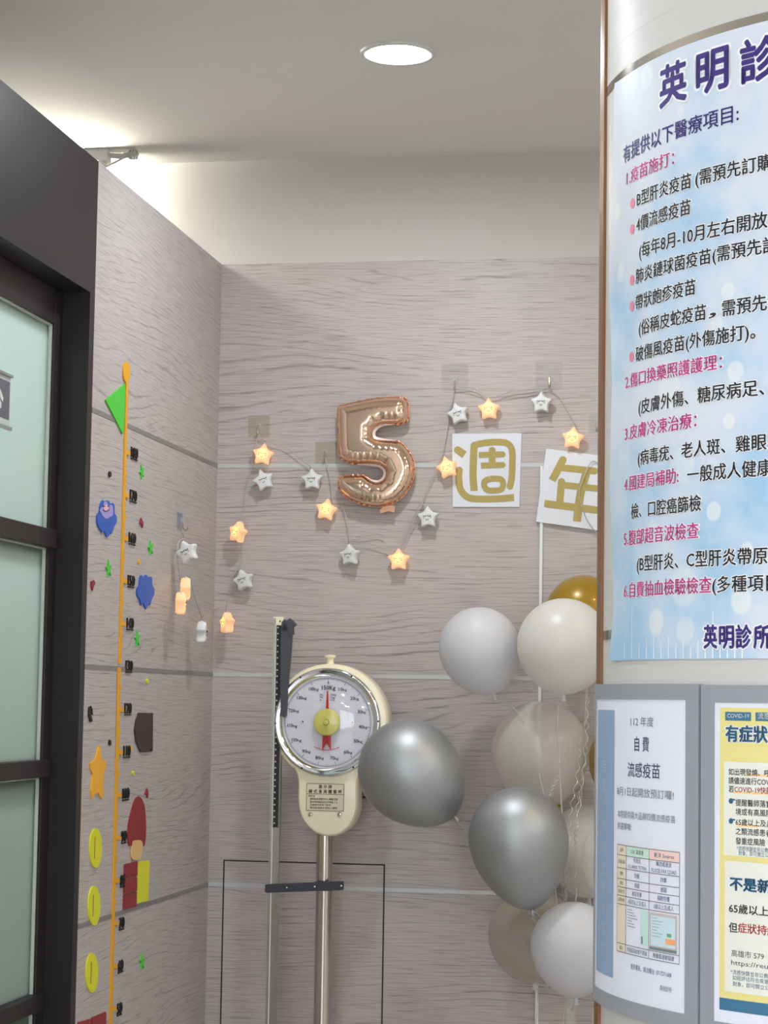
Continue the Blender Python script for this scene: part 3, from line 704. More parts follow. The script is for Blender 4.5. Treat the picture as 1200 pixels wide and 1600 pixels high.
# ---- foil balloon shaped like the digit five
FOIL = mat('rose_gold_foil', (248, 214, 188), 0.12, 1.0)
FOILS = mat('copper_seam_foil', (232, 176, 142), 0.24, 1.0)
five = crop(500, 590, 6.957, [(178, 312), (250, 282), (400, 250), (580, 216), (740, 205), (880, 202), (935, 222), (958, 280), (962, 350), (962, 430), (935, 480), (880, 492), (780, 494), (690, 496), (625, 520), (580, 562), (566, 612), (592, 660), (680, 680), (790, 688), (880, 706),
      (955, 780), (1005, 855), (1035, 940), (1042, 1030), (1022, 1110), (985, 1200), (925, 1285), (850, 1350), (755, 1395), (640, 1412), (520, 1400), (420, 1372), (330, 1335), (262, 1290), (212, 1235), (192, 1175), (196, 1115), (222, 1082), (300, 1072), (400, 1068), (475, 1075), (525, 1108), (580, 1140), (648, 1146),
      (705, 1112), (728, 1052), (715, 1000), (668, 960), (600, 944), (500, 938), (400, 940), (310, 925), (252, 900), (208, 865), (192, 800), (184, 650), (176, 450)])
FO = 0.032; kf = KB(FO)
fpts = [(p.x, p.y) for p in catmull([(x, y, 0) for x, y in five], 5)]
cxf = sum(p[0] for p in fpts)/len(fpts); cyf = sum(p[1] for p in fpts)/len(fpts)
O2 = np.array([((x-cxf)*kf, -(y-cyf)*kf) for x, y in fpts])
def inside(p, poly):
    x, y = p; c = False; n = len(poly)
    for i in range(n):
        x1, y1 = poly[i]; x2, y2 = poly[(i+1) % n]
        if (y1 > y) != (y2 > y) and x < (x2-x1)*(y-y1)/(y2-y1)+x1: c = not c
    return c
seg = np.roll(O2, -1, 0)-O2; sl = np.hypot(seg[:, 0], seg[:, 1]); cum = np.concatenate([[0], np.cumsum(sl)])
def dist_arc(p):
    v = p-O2; tt = np.clip((v*seg).sum(1)/np.maximum(sl**2, 1e-12), 0, 1); q = O2+seg*tt[:, None]
    d = np.hypot(*(p-q).T); i = int(d.argmin()); return d[i], cum[i]+tt[i]*sl[i]
gp = []; st = 0.0032
lo, hi = O2.min(0), O2.max(0)
yy = lo[1]; rowi = 0
while yy < hi[1]:
    xx = lo[0]+(st/2 if rowi % 2 else 0)
    while xx < hi[0]:
        if inside((xx, yy), O2):
            d, s = dist_arc(np.array((xx, yy)))
            if d > st*0.5: gp.append((xx, yy))
        xx += st
    yy += st*0.87; rowi += 1
nO = len(O2)
res = mgeo.delaunay_2d_cdt([Vector(p) for p in O2]+[Vector(p) for p in gp], [(i, (i+1) % nO) for i in range(nO)], [], 1, 1e-6)
VV, FF = res[0], res[2]
fc = PB(cxf, cyf, FO)
fb = thing('number_balloon', (fc.x, fc.y, fc.z+lo[1]), 'rose gold foil balloon shaped like the digit 5 on the back wall', 'balloon')
DM, HM = 0.029, 0.030
def near_notch(s):
    i = int(np.searchsorted(cum, s))-1; k = i/5.0
    return 1.0 if (11.5 < k < 20.5 or 41 < k < 52.5) else 0.22
hts = []
for v in VV:
    d, s = dist_arc(np.array((v.x, v.y))); q = min(d/DM, 1.0); h = HM*math.sqrt(max(0.0, 1-(1-q)**2))
    h *= 1-0.2*near_notch(s)*(abs(math.sin(s*math.pi/0.0165))**14)*min(1.0, (1-q)*1.6)
    h += 0.0002*math.sin(s*330)*(1-q)*q*4
    hts.append(max(h, 0.0))
bm = B()
for sgn in (-1, 1):
    vs = [bm.verts.new((fc.x+v.x, fc.y+sgn*h*(1 if sgn < 0 else 0.95), fc.z+v.y)) for v, h in zip(VV, hts)]
    for f in FF: bm.faces.new([vs[i] for i in (f if sgn < 0 else f[::-1])])
bmesh.ops.remove_doubles(bm, verts=bm.verts, dist=1e-5)
for _ in range(2): bmesh.ops.smooth_vert(bm, verts=[v for v in bm.verts if not v.is_boundary], factor=0.3, use_axis_x=False, use_axis_y=True, use_axis_z=False)
obj('foil_body', bm, FOIL, fb, smooth=True)
bm = B(); A, Bq, Cq = [], [], []
for i in range(nO):
    tg = O2[(i+1) % nO]-O2[i-1]; tg = tg/np.hypot(*tg); nn = np.array((tg[1], -tg[0]))
    if inside(tuple(O2[i]+nn*0.001), O2): nn = -nn
    ww = 0.0032+0.0009*math.sin(cum[i]*470); zz = 0.0018*math.sin(cum[i]*390)
    A.append(bm.verts.new((fc.x+O2[i][0]-nn[0]*0.001, fc.y-0.0006, fc.z+O2[i][1]-nn[1]*0.001)))
    Bq.append(bm.verts.new((fc.x+O2[i][0]+nn[0]*ww, fc.y+zz-0.0006, fc.z+O2[i][1]+nn[1]*ww)))
    Cq.append(bm.verts.new((fc.x+O2[i][0]+nn[0]*ww, fc.y+zz+0.0006, fc.z+O2[i][1]+nn[1]*ww)))
for i in range(nO):
    j = (i+1) % nO; bm.faces.new((A[i], A[j], Bq[j], Bq[i])); bm.faces.new((Bq[i], Bq[j], Cq[j], Cq[i])); bm.faces.new((Cq[i], Cq[j], A[j], A[i]))
obj('crimped_seam', bm, FOILS, fb, smooth=True)
def notch(i0, i1):
    bm = B(); A, C = [], []
    for i in range(i0, i1+1):
        tg = O2[i+1]-O2[i-1]; tg = tg/np.hypot(*tg); nn = np.array((tg[1], -tg[0]))
        if inside(tuple(O2[i]+nn*0.001), O2): nn = -nn
        f = math.sin(math.pi*(i-i0)/(i1-i0)); wd = 0.0035+0.0045*f
        A.append(bm.verts.new((fc.x+O2[i][0], fc.y-0.0042, fc.z+O2[i][1]))); C.append(bm.verts.new((fc.x+O2[i][0]+nn[0]*wd, fc.y-0.0008, fc.z+O2[i][1]+nn[1]*wd)))
    for i in range(len(A)-1): bm.faces.new((A[i], A[i+1], C[i+1], C[i]))
    obj('inner_foil_edge', bm, mat('pale_rose_foil', (240, 214, 202), 0.42, 0.55), fb, smooth=True)
notch(12*5, 19*5+2); notch(42*5, 51*5)
bm = B(); prism(bm, [PB(x, y, FO-0.001) for x, y in crop(500, 590, 6.957, [(690, 1400), (800, 1385), (818, 1410), (808, 1468), (745, 1450), (660, 1476), (650, 1440)])], Vector((0, 0.002, 0)))
obj('inflation_tab', bm, FOILS, fb)

# ================================================================== STAR FAIRY LIGHTS
def star_outline(ro, ri, n=5):
    pts = []
    for k in range(10):
        a = math.pi/2+k*math.pi/5; r = ro if k % 2 == 0 else ri
        pts.append(Vector((r*math.cos(a), r*math.sin(a), 0)))
    for _ in range(3):
        q = []
        for i in range(len(pts)):
            a, b = pts[i], pts[(i+1) % len(pts)]; q += [a*0.75+b*0.25, a*0.25+b*0.75]
        pts = q
    return pts
SO = star_outline(0.0358, 0.0182)
def star_mesh():
    bm = B(); lay = [(0.0, 0.0135), (0.55, 0.0132), (0.85, 0.0118), (0.96, 0.0088), (1.0, 0.0045), (1.0, -0.0045), (0.96, -0.0088), (0.85, -0.0118), (0.0, -0.0125)]
    rings = []
    for s, h in lay:   # local: x right, z up, front towards -y
        if s == 0: rings.append([bm.verts.new((0, -h, 0))])
        else: rings.append([bm.verts.new((p.x*s, -h, p.y*s)) for p in SO])
    N = len(SO)
    for a, b in zip(rings, rings[1:]):
        for k in range(N):
            if len(a) == 1: bm.faces.new((a[0], b[k], b[(k+1) % N]))
            elif len(b) == 1: bm.faces.new((a[k], a[(k+1) % N], b[0]))
            else: bm.faces.new((a[k], a[(k+1) % N], b[(k+1) % N], b[k]))
    return bm
UNLIT = mat('white_star_plastic', (226, 228, 226), 0.4)
UNLIT.node_tree.nodes['Principled BSDF'].inputs['Subsurface Weight'].default_value = 0.25
UNLIT.node_tree.nodes['Principled BSDF'].inputs['Subsurface Radius'].default_value = (0.008, 0.008, 0.008)
LIT = mat('lit_star_plastic', (205, 172, 135), 0.45); t = NT(LIT)
tc = t.n('ShaderNodeTexCoord'); vm = t.n('ShaderNodeVectorMath', operation='DISTANCE'); t.l(tc.outputs['Object'], vm.inputs[0]); vm.inputs[1].default_value = (0.0, -0.012, 0.003)
er = t.ramp(t.math('DIVIDE', vm.outputs['Value'], 0.04), [(0.0, (1.0, 0.80, 0.16, 1)), (0.2, (1.0, 0.68, 0.2, 1)), (0.42, (1.0, 0.55, 0.25, 1)), (1.0, (0.95, 0.48, 0.24, 1))])
es = t.math('ADD', 0.62, t.math('MULTIPLY', t.math('POWER', t.math('MAXIMUM', t.math('SUBTRACT', 1.0, t.math('DIVIDE', vm.outputs['Value'], 0.02)), 0.0), 1.5), 1.6))
t.l(er, t.b.inputs['Emission Color']); t.l(t.math('MULTIPLY', es, L_STAR), t.b.inputs['Emission Strength'])
FACE = mat('face_black', (30, 28, 30), 0.5); CHEEK = mat('cheek_pink', (232, 150, 150), 0.5); CAPM = mat('lamp_cap_clear', (222, 222, 214), 0.2, alpha=0.6)
def make_star(m):
    r = thing('star_lantern', (0, 0, 0), 'x', 'fairy light')
    obj('star_shell', star_mesh(), m, r, smooth='auto', local=True)
    bm = B(); y = -0.0141
    for sx in (-1, 1):
        cx = sx*0.0062; pts = [Vector((cx+0.0044*math.cos(q), y, 0.0062+0.0030*math.sin(q))) for q in [math.pi+k*math.pi/8 for k in range(9)]]
        tube(bm, pts, 0.00065, 6)
        for q in (1.25, 1.5, 1.75):
            a = math.pi*q; p = Vector((cx+0.0044*math.cos(a), y, 0.0062+0.0030*math.sin(a))); tube(bm, [p, p+Vector((0.0022*math.cos(a), 0, 0.002*math.sin(a)))], 0.0005, 5)
    tube(bm, [Vector((0.0034*math.cos(q), y, -0.0035+0.0034*math.sin(q))) for q in [math.pi+k*math.pi/8 for k in range(9)]], 0.0006, 6)
    obj('painted_face', bm, FACE, r, local=True)
    for sx in (-1, 1):
        bm = B(); lathe(bm, [(0, 0.0004), (0.0016, 0.0002), (0.0019, 0)], look_mtx(Vector((sx*0.0096, -0.0136, -0.0012)), Vector((0, -1, 0))), 12); obj('pink_cheek', bm, CHEEK, r, local=True)
    bm = B(); lathe(bm, [(0.0045, -0.003), (0.004, 0.002), (0.0022, 0.006), (0.0, 0.0065)], Matrix.Translation((0, 0, 0.027)), 14); obj('lamp_cap', bm, CAPM, r, smooth=True, local=True)
    return r
proto = {True: make_star(LIT), False: make_star(UNLIT)}; used = {True: False, False: False}
# x, y (px), lit, tilt, turn, wall, label
stars = [(411, 711, 1, -8, 0, 'B', 'glowing star lantern hanging right under the leftmost hook on the back wall'),
         (412, 751, 0, 20, -4, 'B', 'white unlit star lantern tilted, directly below a glowing one under the leftmost hook'),
         (488, 750, 0, 2, 2, 'B', 'white unlit star lantern on the left wire slope, between leftmost hook and foil balloon'),
         (510, 797, 1, -10, 2, 'B', 'glowing star lantern tilted beside the lower left of the foil balloon'),
         (547, 868, 0, 4, 16, 'B', 'white unlit star lantern turned left, below the left half of the foil balloon'),
         (623, 875, 1, 0, 2, 'B', 'glowing star lantern upright below the foil balloon, lowest of the middle run'),
         (669, 809, 0, 3, 4, 'B', 'white unlit star lantern right of the foil balloon foot'),
         (699, 731, 1, 15, 2, 'B', 'glowing star lantern touching the left edge of the upright card'),
         (716, 647, 0, 17, 2, 'B', 'white unlit star lantern tilted, above the upright card near the left clear hook'),
         (764, 640, 1, 2, 2, 'B', 'glowing star lantern hanging midway between the two upper clear hooks'),
         (846, 630, 0, 0, 2, 'B', 'white unlit star lantern under the right clear hook above the tilted card'),
         (895, 685, 1, -6, 4, 'B', 'glowing star lantern above the tilted card near the column'),
         (381, 907, 0, 16, 12, 'B', 'white unlit star lantern above the top of the height rod, near the corner'),
         (372, 832, 1, -14, 34, 'B', 'glowing star lantern turned sideways on the wire below the leftmost hook'),
         (355, 974, 1, 0, 52, 'B', 'glowing star lantern seen edge-on beside the wall corner, lowest on the back wall'),
         (293, 863, 0, 24, 12, 'L', 'white unlit star lantern tilted under the hook on the left wall'),
         (290, 921, 1, -12, 78, 'L', 'glowing star lantern seen edge-on on the left wall, upper of the touching pair'),
         (282, 944, 1, 0, -101, 'L', 'glowing star lantern seen edge-on on the left wall, lower of the touching pair'),
         (315, 989, 0, 0, -97, 'L', 'white unlit star lantern seen edge-on on the left wall, lowest one there')]
SPOS = []
for x, y, lit, tilt, turn, wl, lab in stars:
    lit = bool(lit); o = proto[lit] if not used[lit] else copy_tree(proto[lit]); used[lit] = True
    if wl == 'B':
        off = 0.024 if abs(turn) < 30 else 0.045
        p = PB(x, y, off)
    else: p = PL(x, y, 0.045)
    o.location = p; o.rotation_euler = (Matrix.Rotation(math.radians(-turn), 3, 'Z') @ Matrix.Rotation(math.radians(-tilt), 3, 'Y')).to_euler()
    o['label'] = lab; o['group'] = 'smiling star lanterns on the fairy light wires'; SPOS.append(p)
WIRE = mat('clear_cord', (206, 202, 194), 0.2, alpha=0.8)
def twist(bm, pts, r=0.0009, amp=0.0014, pitch=0.012):
    q = catmull(pts, 10, False); s = 0.0; A, C = [], []
    for i, p in enumerate(q):
        if i: s += (q[i]-q[i-1]).length
        d = q[min(i+1, len(q)-1)]-q[max(i-1, 0)]
        if d.length < 1e-9: continue
        x, y = frame_of(d); a = s/pitch*2*math.pi
        A.append(p+(x*math.cos(a)+y*math.sin(a))*amp); C.append(p-(x*math.cos(a)+y*math.sin(a))*amp)
    tube(bm, A, r, 5); tube(bm, C, r, 5)
def wires(name, label, runs, P, off=0.014):
    bm = B()
    for run in runs: twist(bm, [P(x, y, off) for x, y in run])
    return obj(name, bm, WIRE, label=label, cat='fairy light wire', group='clear fairy light wires', smooth=True)
wires('fairy_light_wire', 'clear twisted fairy light wire on the back wall from corner to column edge',
      [[(404, 680), (398, 700), (393, 730), (386, 755), (382, 790), (376, 812), (373, 822)], [(379, 835), (379, 860), (374, 885), (372, 890)], [(373, 886), (364, 900), (360, 925), (354, 950), (354, 962)],
       [(404, 682), (425, 692), (448, 700), (470, 717), (484, 728), (488, 735)], [(508, 716), (514, 735), (518, 760), (519, 780)], [(533, 783), (540, 805), (545, 830), (547, 852)],
       [(548, 849), (575, 849), (600, 856), (620, 861)], [(556, 838), (574, 837), (590, 834), (600, 838)], [(622, 860), (635, 830), (650, 800), (658, 786), (667, 796)], [(627, 858), (640, 830), (656, 796), (664, 770), (676, 745), (686, 722), (693, 700), (700, 660), (706, 625), (710, 607)],
       [(711, 607), (735, 610), (764, 620), (790, 618), (830, 612), (857, 605)], [(711, 607), (740, 606), (764, 621), (800, 611), (835, 607), (857, 606)], [(705, 632), (700, 648), (704, 660)], [(858, 607), (872, 618), (885, 640), (897, 660), (899, 668)]], PB)
wires('fairy_light_wire', 'loose clear wire loop hanging in front of the tilted golden character card', [[(935, 668), (936, 700), (935, 722), (925, 721), (914, 740), (905, 768), (909, 790), (917, 812), (930, 830), (944, 850)]], PB, 0.02)
wires('fairy_light_wire', 'clear twisted fairy light wire looping down the left wall into the corner',
      [[(284, 832), (288, 842), (280, 846), (277, 862), (279, 890), (283, 915), (281, 930)], [(300, 912), (303, 930), (310, 950), (316, 968), (316, 974)], [(317, 968), (327, 960), (334, 953), (341, 950)]], PL)

# ================================================================== SCALE WITH HEIGHT ROD
DS = 0.23                                     # distance of the dial front from the wall
cB = PB(514, 1129, DS); kS = KB(DS)
sc = thing('weighing_scale', (PB(508, 1400, 0.19).x, cB.y+0.05, 0.0), 'cream dial weighing scale on a steel pole with a height rod', 'scale')
FV = Vector((0, -1, 0))
def S(x, y, o=0.0): return PB(x, y, DS+o)
# cream housing: circle with a tongue below
RB = 92.0
out = []
for k in range(41):
    a = math.radians(-52+k*(284/40)); out.append((514+RB*math.cos(a), 1129-RB*math.sin(a)))
out += [(p.x, p.y) for p in catmull([(x, y, 0) for x, y in [(459, 1201), (464.5, 1220), (464.5, 1252), (468, 1272), (476, 1287), (488, 1299), (502, 1305.5), (515, 1307), (531, 1303.5), (545, 1293), (554, 1278), (558, 1260), (558.5, 1222), (565, 1207)]], 5, False)]
def inset(pts, d):
    n = len(pts); res = []
    ar = sum(pts[i][0]*pts[(i+1) % n][1]-pts[(i+1) % n][0]*pts[i][1] for i in range(n))
    for i in range(n):
        tx = pts[(i+1) % n][0]-pts[i-1][0]; ty = pts[(i+1) % n][1]-pts[i-1][1]; l = math.hypot(tx, ty); sg = 1 if ar > 0 else -1
        res.append((pts[i][0]-ty/l*d*sg, pts[i][1]+tx/l*d*sg))
    return res
bm = B(); rings = []
for d, o in ((7, 0.0), (3, -0.0015), (0.8, -0.006), (0, -0.012), (0, -0.07), (3, -0.078)):
    rings.append([bm.verts.new(S(x, y, 0)+Vector((0, -o, 0))) for x, y in inset(out, d)])
N = len(out)
for a, b in zip(rings, rings[1:]):
    for k in range(N): bm.faces.new((a[k], a[(k+1) % N], b[(k+1) % N], b[k]))
bm.faces.new(rings[0]); bm.faces.new(rings[-1][::-1])
obj('scale_housing', bm, CREAM, sc, smooth='auto')
ax = look_mtx(S(512, 1128.5, 0.0), FV)
bm = B(); R_ = 86*kS; lathe(bm, [(R_-0.002, -0.006), (R_, 0.004), (R_-0.003, 0.011), (R_-0.008, 0.0125), (R_-0.0115, 0.009), (R_-0.0135, 0.010), (R_-0.017, 0.006), (R_-0.021, 0.002)], ax, 96); bz = obj('chrome_bezel', bm, CHROME, sc, smooth=True)
bm = B()
for k in range(6):
    a = math.radians(62+60*k); c = ax @ Vector((0, 0, 0)) + Vector((math.cos(a), 0, math.sin(a)))*(R_-0.006)+FV*0.0118
    lathe(bm, [(0, 0.0016), (0.002, 0.0012), (0.0026, 0)], look_mtx(c, FV), 10)
obj('bezel_screws', bm, BLACK, bz)
DIAL = mat('dial_white', (222, 222, 234), 0.4)
bm = B(); lathe(bm, [(0, 0.0015), (R_-0.016, 0.0015), (R_-0.016, -0.001)], ax, 96); dl = obj('dial_face', bm, DIAL, sc)
cD = S(512, 1128.5, 0.002)
def DP(h, v): return cD+Vector((h, -0.0006, v))
bm = B(); RD = 69.6*kS
def dquad(bm, p, q, wd):
    d = (q-p).normalized(); n_ = Vector((-d.z, 0, d.x))*wd/2; bm.faces.new([bm.verts.new(x) for x in (p+n_, p-n_, q-n_, q+n_)])
ringp = [DP(RD*math.sin(a), RD*math.cos(a)) for a in [k*math.pi/60 for k in range(120)]]
for i in range(120): dquad(bm, ringp[i], ringp[(i+1) % 120], 0.0008)
for k in range(150):
    a = 2*math.pi*k/150; l = 0.0095 if k % 10 == 0 else (0.007 if k % 5 == 0 else 0.0042)
    dquad(bm, DP((RD)*math.sin(a), RD*math.cos(a)), DP((RD-l)*math.sin(a), (RD-l)*math.cos(a)), 0.0011 if k % 10 == 0 else 0.0006)
for k in range(1, 15):
    a = 2*math.pi*k/15; r = RD-0.0205; wd = 0.026 if k >= 10 else 0.022
    c = (r*math.sin(a), r*math.cos(a))
    put_text(bm, str(k*10), DP, c[0]-wd/2, c[0]+wd*0.02, c[1]-0.0055, 0.0125, 0.012); put_text(bm, 'kg', DP, c[0]+wd*0.06, c[0]+wd/2, c[1]-0.005, 0.0095, 0.008)
put_text(bm, '0', DP, -0.0022, 0.0022, RD-0.0165, 0.0095, 0.02); put_text(bm, '150Kg', DP, -0.017, 0.019, RD-0.0315, 0.0155, 0.012)
for k, (a, b) in enumerate((('Max', '150kg'), ('Min', '5kg'), ('e', '1/2'))):
    z = RD-0.046-0.0068*k; put_text(bm, a, DP, -0.022, -0.0135 if k < 2 else -0.018, z, 0.0065, 0.012); put_text(bm, b, DP, 0.0065, 0.021 if k == 0 else 0.018, z, 0.0065, 0.012)
obj('dial_marks', bm, INK, dl, recalc=False)
bm = B()
word = '請勿超載使用公制'
for k in range(16):
    a = math.radians(-26+52*k/15); r = 0.0725; c = DP(r*math.sin(a)-0.002, -r*math.cos(a)); s_ = 0.0012 if k % 3 else 0.0016
    bm.faces.new([bm.verts.new(c+Vector((q[0], 0, q[1]))) for q in ((-s_, -0.0014), (s_, -0.0014), (s_, 0.0014), (-s_, 0.0014))])
RED = mat('pointer_red', (196, 28, 36), 0.4)
obj('red_marks', bm, RED, dl, recalc=False)
def flat(bm, pts, th=0.0012): prism(bm, pts, FV*th); return bm
bm = B(); flat(bm, [DP(x, z)+FV*0.008 for x, z in ((-0.0046, 0.02), (0.0046, 0.02), (0.0016, 0.082), (-0.0016, 0.082))])
flat(bm, [DP(x, z)+FV*0.008 for x, z in ((-0.0105, -0.02), (0.0105, -0.02), (0.012, -0.074), (0.0, -0.055), (-0.012, -0.074))])
pt = obj('red_pointer', bm, RED, sc)
bm = B()
for k in range(2):
    for sx in (-1, 1): dquad(bm, DP(sx*0.0095, -0.062-0.003*k+0.014*k)+FV*0.0096, DP(0, -0.048-0.003*k+0.014*k)+FV*0.0096, 0.0016)
obj('pointer_chevron', bm, mat('dark_red', (110, 18, 24), 0.5), pt, recalc=False)
bm = B(); lathe(bm, [(0.0355, 0.004), (0.0355, 0.014), (0.033, 0.018), (0.024, 0.0205), (0.009, 0.022), (0.0075, 0.0205), (0.006, 0.026), (0, 0.027)], look_mtx(cD, FV), 48)
obj('yellow_hub', bm, mat('yellow_hub', (214, 206, 100), 0.22, coat=0.4), sc, smooth='auto')
for sx, mm in ((-1, BLACK), (1, STEEL)):
    bm = B(); lathe(bm, [(0.0022, 0.0006), (0.0032, 0.0022), (0.0042, 0.0016), (0.0045, 0)], look_mtx(DP(sx*0.066, 0.001), FV), 20); h_ = obj('dial_eyelet', bm, CREAM, sc, smooth=True)
    bm = B(); lathe(bm, [(0, 0.0008), (0.0026, 0.0008)], look_mtx(DP(sx*0.066, 0.001), FV), 16); obj('eyelet_hole', bm, mm, h_)
GLS = bpy.data.materials.new('dial_glass'); GLS.use_nodes = True; t = NT(GLS); t.t.nodes.remove(t.b)
ta = t.n('ShaderNodeBsdfTransparent'); gg = t.n('ShaderNodeBsdfGlossy'); gg.inputs[1].default_value = 0.06; ms = t.n('ShaderNodeMixShader'); ms.inputs[0].default_value = 0.07
t.l(ta.outputs[0], ms.inputs[1]); t.l(gg.outputs[0], ms.inputs[2]); t.l(ms.outputs[0], t.t.nodes['Material Output'].inputs[0])
bm = B(); lathe(bm, [(R_-0.015, 0.011), (R_*0.7, 0.026), (R_*0.36, 0.034), (0, 0.036)], ax, 64); obj('dial_glass', bm, GLS, sc, smooth=True)
# knob on top
kb = S(516, 1037, -0.035)
bm = B(); lathe(bm, [(0.0105, -0.004), (0.0095, 0.006), (0.0085, 0.012), (0.0145, 0.016), (0.0155, 0.019), (0.0145, 0.022), (0.006, 0.024), (0, 0.0245)], Matrix.Translation(kb), 32); obj('top_knob', bm, CREAM, sc, smooth='auto')
# label plate
PT = mat('ivory_plate', (226, 218, 188), 0.4)
a, b = S(480, 1224.5, 0.0), S(536.5, 1267, 0.0)
bm = B(); box(bm, (a.x-0.0012, a.y-0.0016, b.z-0.0012), (b.x+0.0012, a.y, a.z+0.0012)); lp = obj('label_plate', bm, BLACK, sc)
zm = S(508, 1241).z
bm = B(); box(bm, (a.x, a.y-0.0021, zm+0.0006), (b.x, a.y, a.z)); box(bm, (a.x, a.y-0.0021, b.z), (b.x, a.y, zm-0.0006)); obj('plate_field', bm, PT, lp)
LP = lambda h, v: Vector((h, a.y-0.0026, v))
W_ = b.x-a.x; bm = B()
put_text(bm, '建 中 牌', LP, a.x+W_*0.32, a.x+W_*0.68, a.z-0.0118, 0.0105, 0.012); put_text(bm, '錶 式 身 高 體 重 秤', LP, a.x+W_*0.05, a.x+W_*0.95, zm+0.0022, 0.0105, 0.012)
put_text(bm, '使用法', LP, a.x+W_*0.04, a.x+W_*0.22, zm-0.0078, 0.0062, 0.006)
for k, tx in enumerate(('請將指針調整在中心零點位置', '量身時請脫鞋站立於踏板之上', '然後將手把放下即可', '使用後請將手把往上歸定')):
    put_text(bm, tx, LP, a.x+W_*0.09, a.x+W_*(0.84 if k != 2 else 0.66), zm-0.0155-0.0076*k, 0.0060, 0.006)
obj('plate_lettering', bm, INK, lp, recalc=False)
for x in (484.5, 530.5):
    c = S(x, 1272.5); bm = B(); lathe(bm, [(0, 0.0045), (0.0045, 0.004), (0.0062, 0.001), (0.0065, 0)], look_mtx(c, FV), 20); obj('housing_screw', bm, STEEL, sc, smooth='auto')
# pole
DPo = 0.19
pc = PB(508, 1320, DPo)
bm = B(); tube(bm, [(pc.x, pc.y, 0.10), (pc.x, pc.y, pc.z+0.04)], 13.3*KB(DPo), 40); obj('steel_pole', bm, STEEL, sc, smooth='auto')
bm = B(); box(bm, (pc.x-0.17, pc.y-0.36, 0.0), (pc.x+0.17, pc.y+0.08, 0.11), 0.02); obj('scale_platform', bm, CREAM, sc, smooth='auto')
bm = B(); box(bm, (pc.x-0.14, pc.y-0.34, 0.11), (pc.x+0.14, pc.y-0.05, 0.115)); obj('platform_mat', bm, BLACK, sc)
# height rod
DR = 0.235
rt = PB(434, 966, DR); rb = PB(430, 1384, DR); xr = (rt.x+rb.x)/2; kr = KB(DR); wr = 14.5*kr
yr = rt.y
bm = B(); box(bm, (xr-wr/2-0.003, yr, 0.10), (xr-wr/2+0.004, yr+0.016, rt.z)); box(bm, (xr+wr/2-0.0015, yr-0.001, 0.10), (xr+wr/2, yr+0.016, rt.z-0.01)); box(bm, (xr-wr/2+0.004, yr+0.002, 0.10), (xr+wr/2-0.0015, yr+0.016, rt.z))
rd = obj('height_rod', bm, STEEL, sc)
bm = B(); box(bm, (xr-wr/2+0.0036, yr-0.0008, 0.10), (xr-wr/2+0.0052, yr+0.004, rt.z-0.012)); obj('rod_edge', bm, WHITEP, rd)
zru = PB(434, 1293, DR).z; zrt = PB(434, 977, DR).z
bm = B(); box(bm, (xr-wr/2+0.0052, yr+0.0004, zru), (xr+wr/2-0.0015, yr+0.003, zrt)); rl = obj('black_ruler', bm, BLACK, rd)
bm = B(); z = zru+0.003; k = 0
while z < zrt-0.004:
    wq = 0.004 if k % 5 == 0 else 0.0025
    box(bm, (xr+wr/2-0.0015-wq, yr-0.0002, z), (xr+wr/2-0.0016, yr+0.0006, z+0.0008))
    if k % 5 == 2: box(bm, (xr-0.0045, yr-0.0002, z), (xr-0.0005, yr+0.0006, z+0.0035))
    box(bm, (xr-wr/2+0.0054, yr-0.0002, z), (xr-wr/2+0.0072, yr+0.0006, z+0.0008))
    z += 0.0032; k += 1
obj('ruler_ticks', bm, mat('tick_grey', (196, 196, 192), 0.5), rl)
bm = B(); box(bm, (xr-wr/2-0.003, yr-0.001, rt.z), (xr+wr/2, yr+0.016, rt.z+0.004)); box(bm, (xr-wr/2+0.004, yr-0.0022, zrt), (xr+wr/2, yr+0.002, rt.z)); ct = obj('rod_cap', bm, CREAM, rd)
bm = B(); lathe(bm, [(0, 0.0006), (0.002, 0.0005), (0.0022, 0)], look_mtx(Vector((xr+0.003, yr-0.0022, rt.z-0.008)), FV), 12); obj('cap_hole', bm, BLACK, ct)
A_ = lambda pts, o: [PB(x, y, DR+o) for x, y in pts]
bm = B(); prism(bm, A_([(440, 972), (444, 968), (453, 970), (456.5, 985), (455, 1010), (449, 1080), (447, 1118), (443, 1121), (438.5, 1117), (438, 1060), (438.5, 1000)], 0.016), Vector((0, 0.014, 0)))
hp = obj('folded_headpiece', bm, DGREY, rd)
bm = B(); prism(bm, A_([(447, 971), (452, 966), (456, 969), (462.5, 976), (457, 980), (458, 991), (453, 992)], 0.021), Vector((0, 0.02, 0))); obj('headpiece_catch', bm, DGREY, hp)
bm = B(); prism(bm, A_([(444, 974), (449, 985), (440.5, 985)], 0.0185), Vector((0, 0.003, 0))); obj('headpiece_arrow', bm, BLACK, hp)
# clamp bracket
a, b = PB(414, 1388, DR+0.004), PB(536.5, 1384, DR+0.004)
bm = B(); yb_ = a.y
prism(bm, [Vector((x, yb_, z)) for x, z in ((a.x, a.z-0.0095), (a.x+0.004, a.z-0.0115), (b.x-0.003, b.z-0.0115), (b.x, b.z-0.009), (b.x, b.z+0.009), (b.x-0.003, b.z+0.0115), (a.x+0.004, a.z+0.0105), (a.x, a.z+0.008))], Vector((0, 0.006, 0)))
tube(bm, [Vector((pc.x+0.0245*math.cos(q)*1.0, pc.y+0.0245*math.sin(q), (a.z+b.z)/2)) for q in [k*math.pi/12 for k in range(25)]], 0.011, 8)
cl = obj('clamp_bracket', bm, mat('charcoal_metal', (52, 54, 62), 0.5), sc)
for x in (448, 491.5, 533):
    c = PB(x, 1388-(x-414)/122*4, DR+0.005); bm = B(); lathe(bm, [(0, 0.003), (0.0025, 0.0026), (0.0034, 0.0008), (0.0036, 0)], look_mtx(c, FV), 14); obj('bracket_screw', bm, STEEL, cl, smooth='auto')

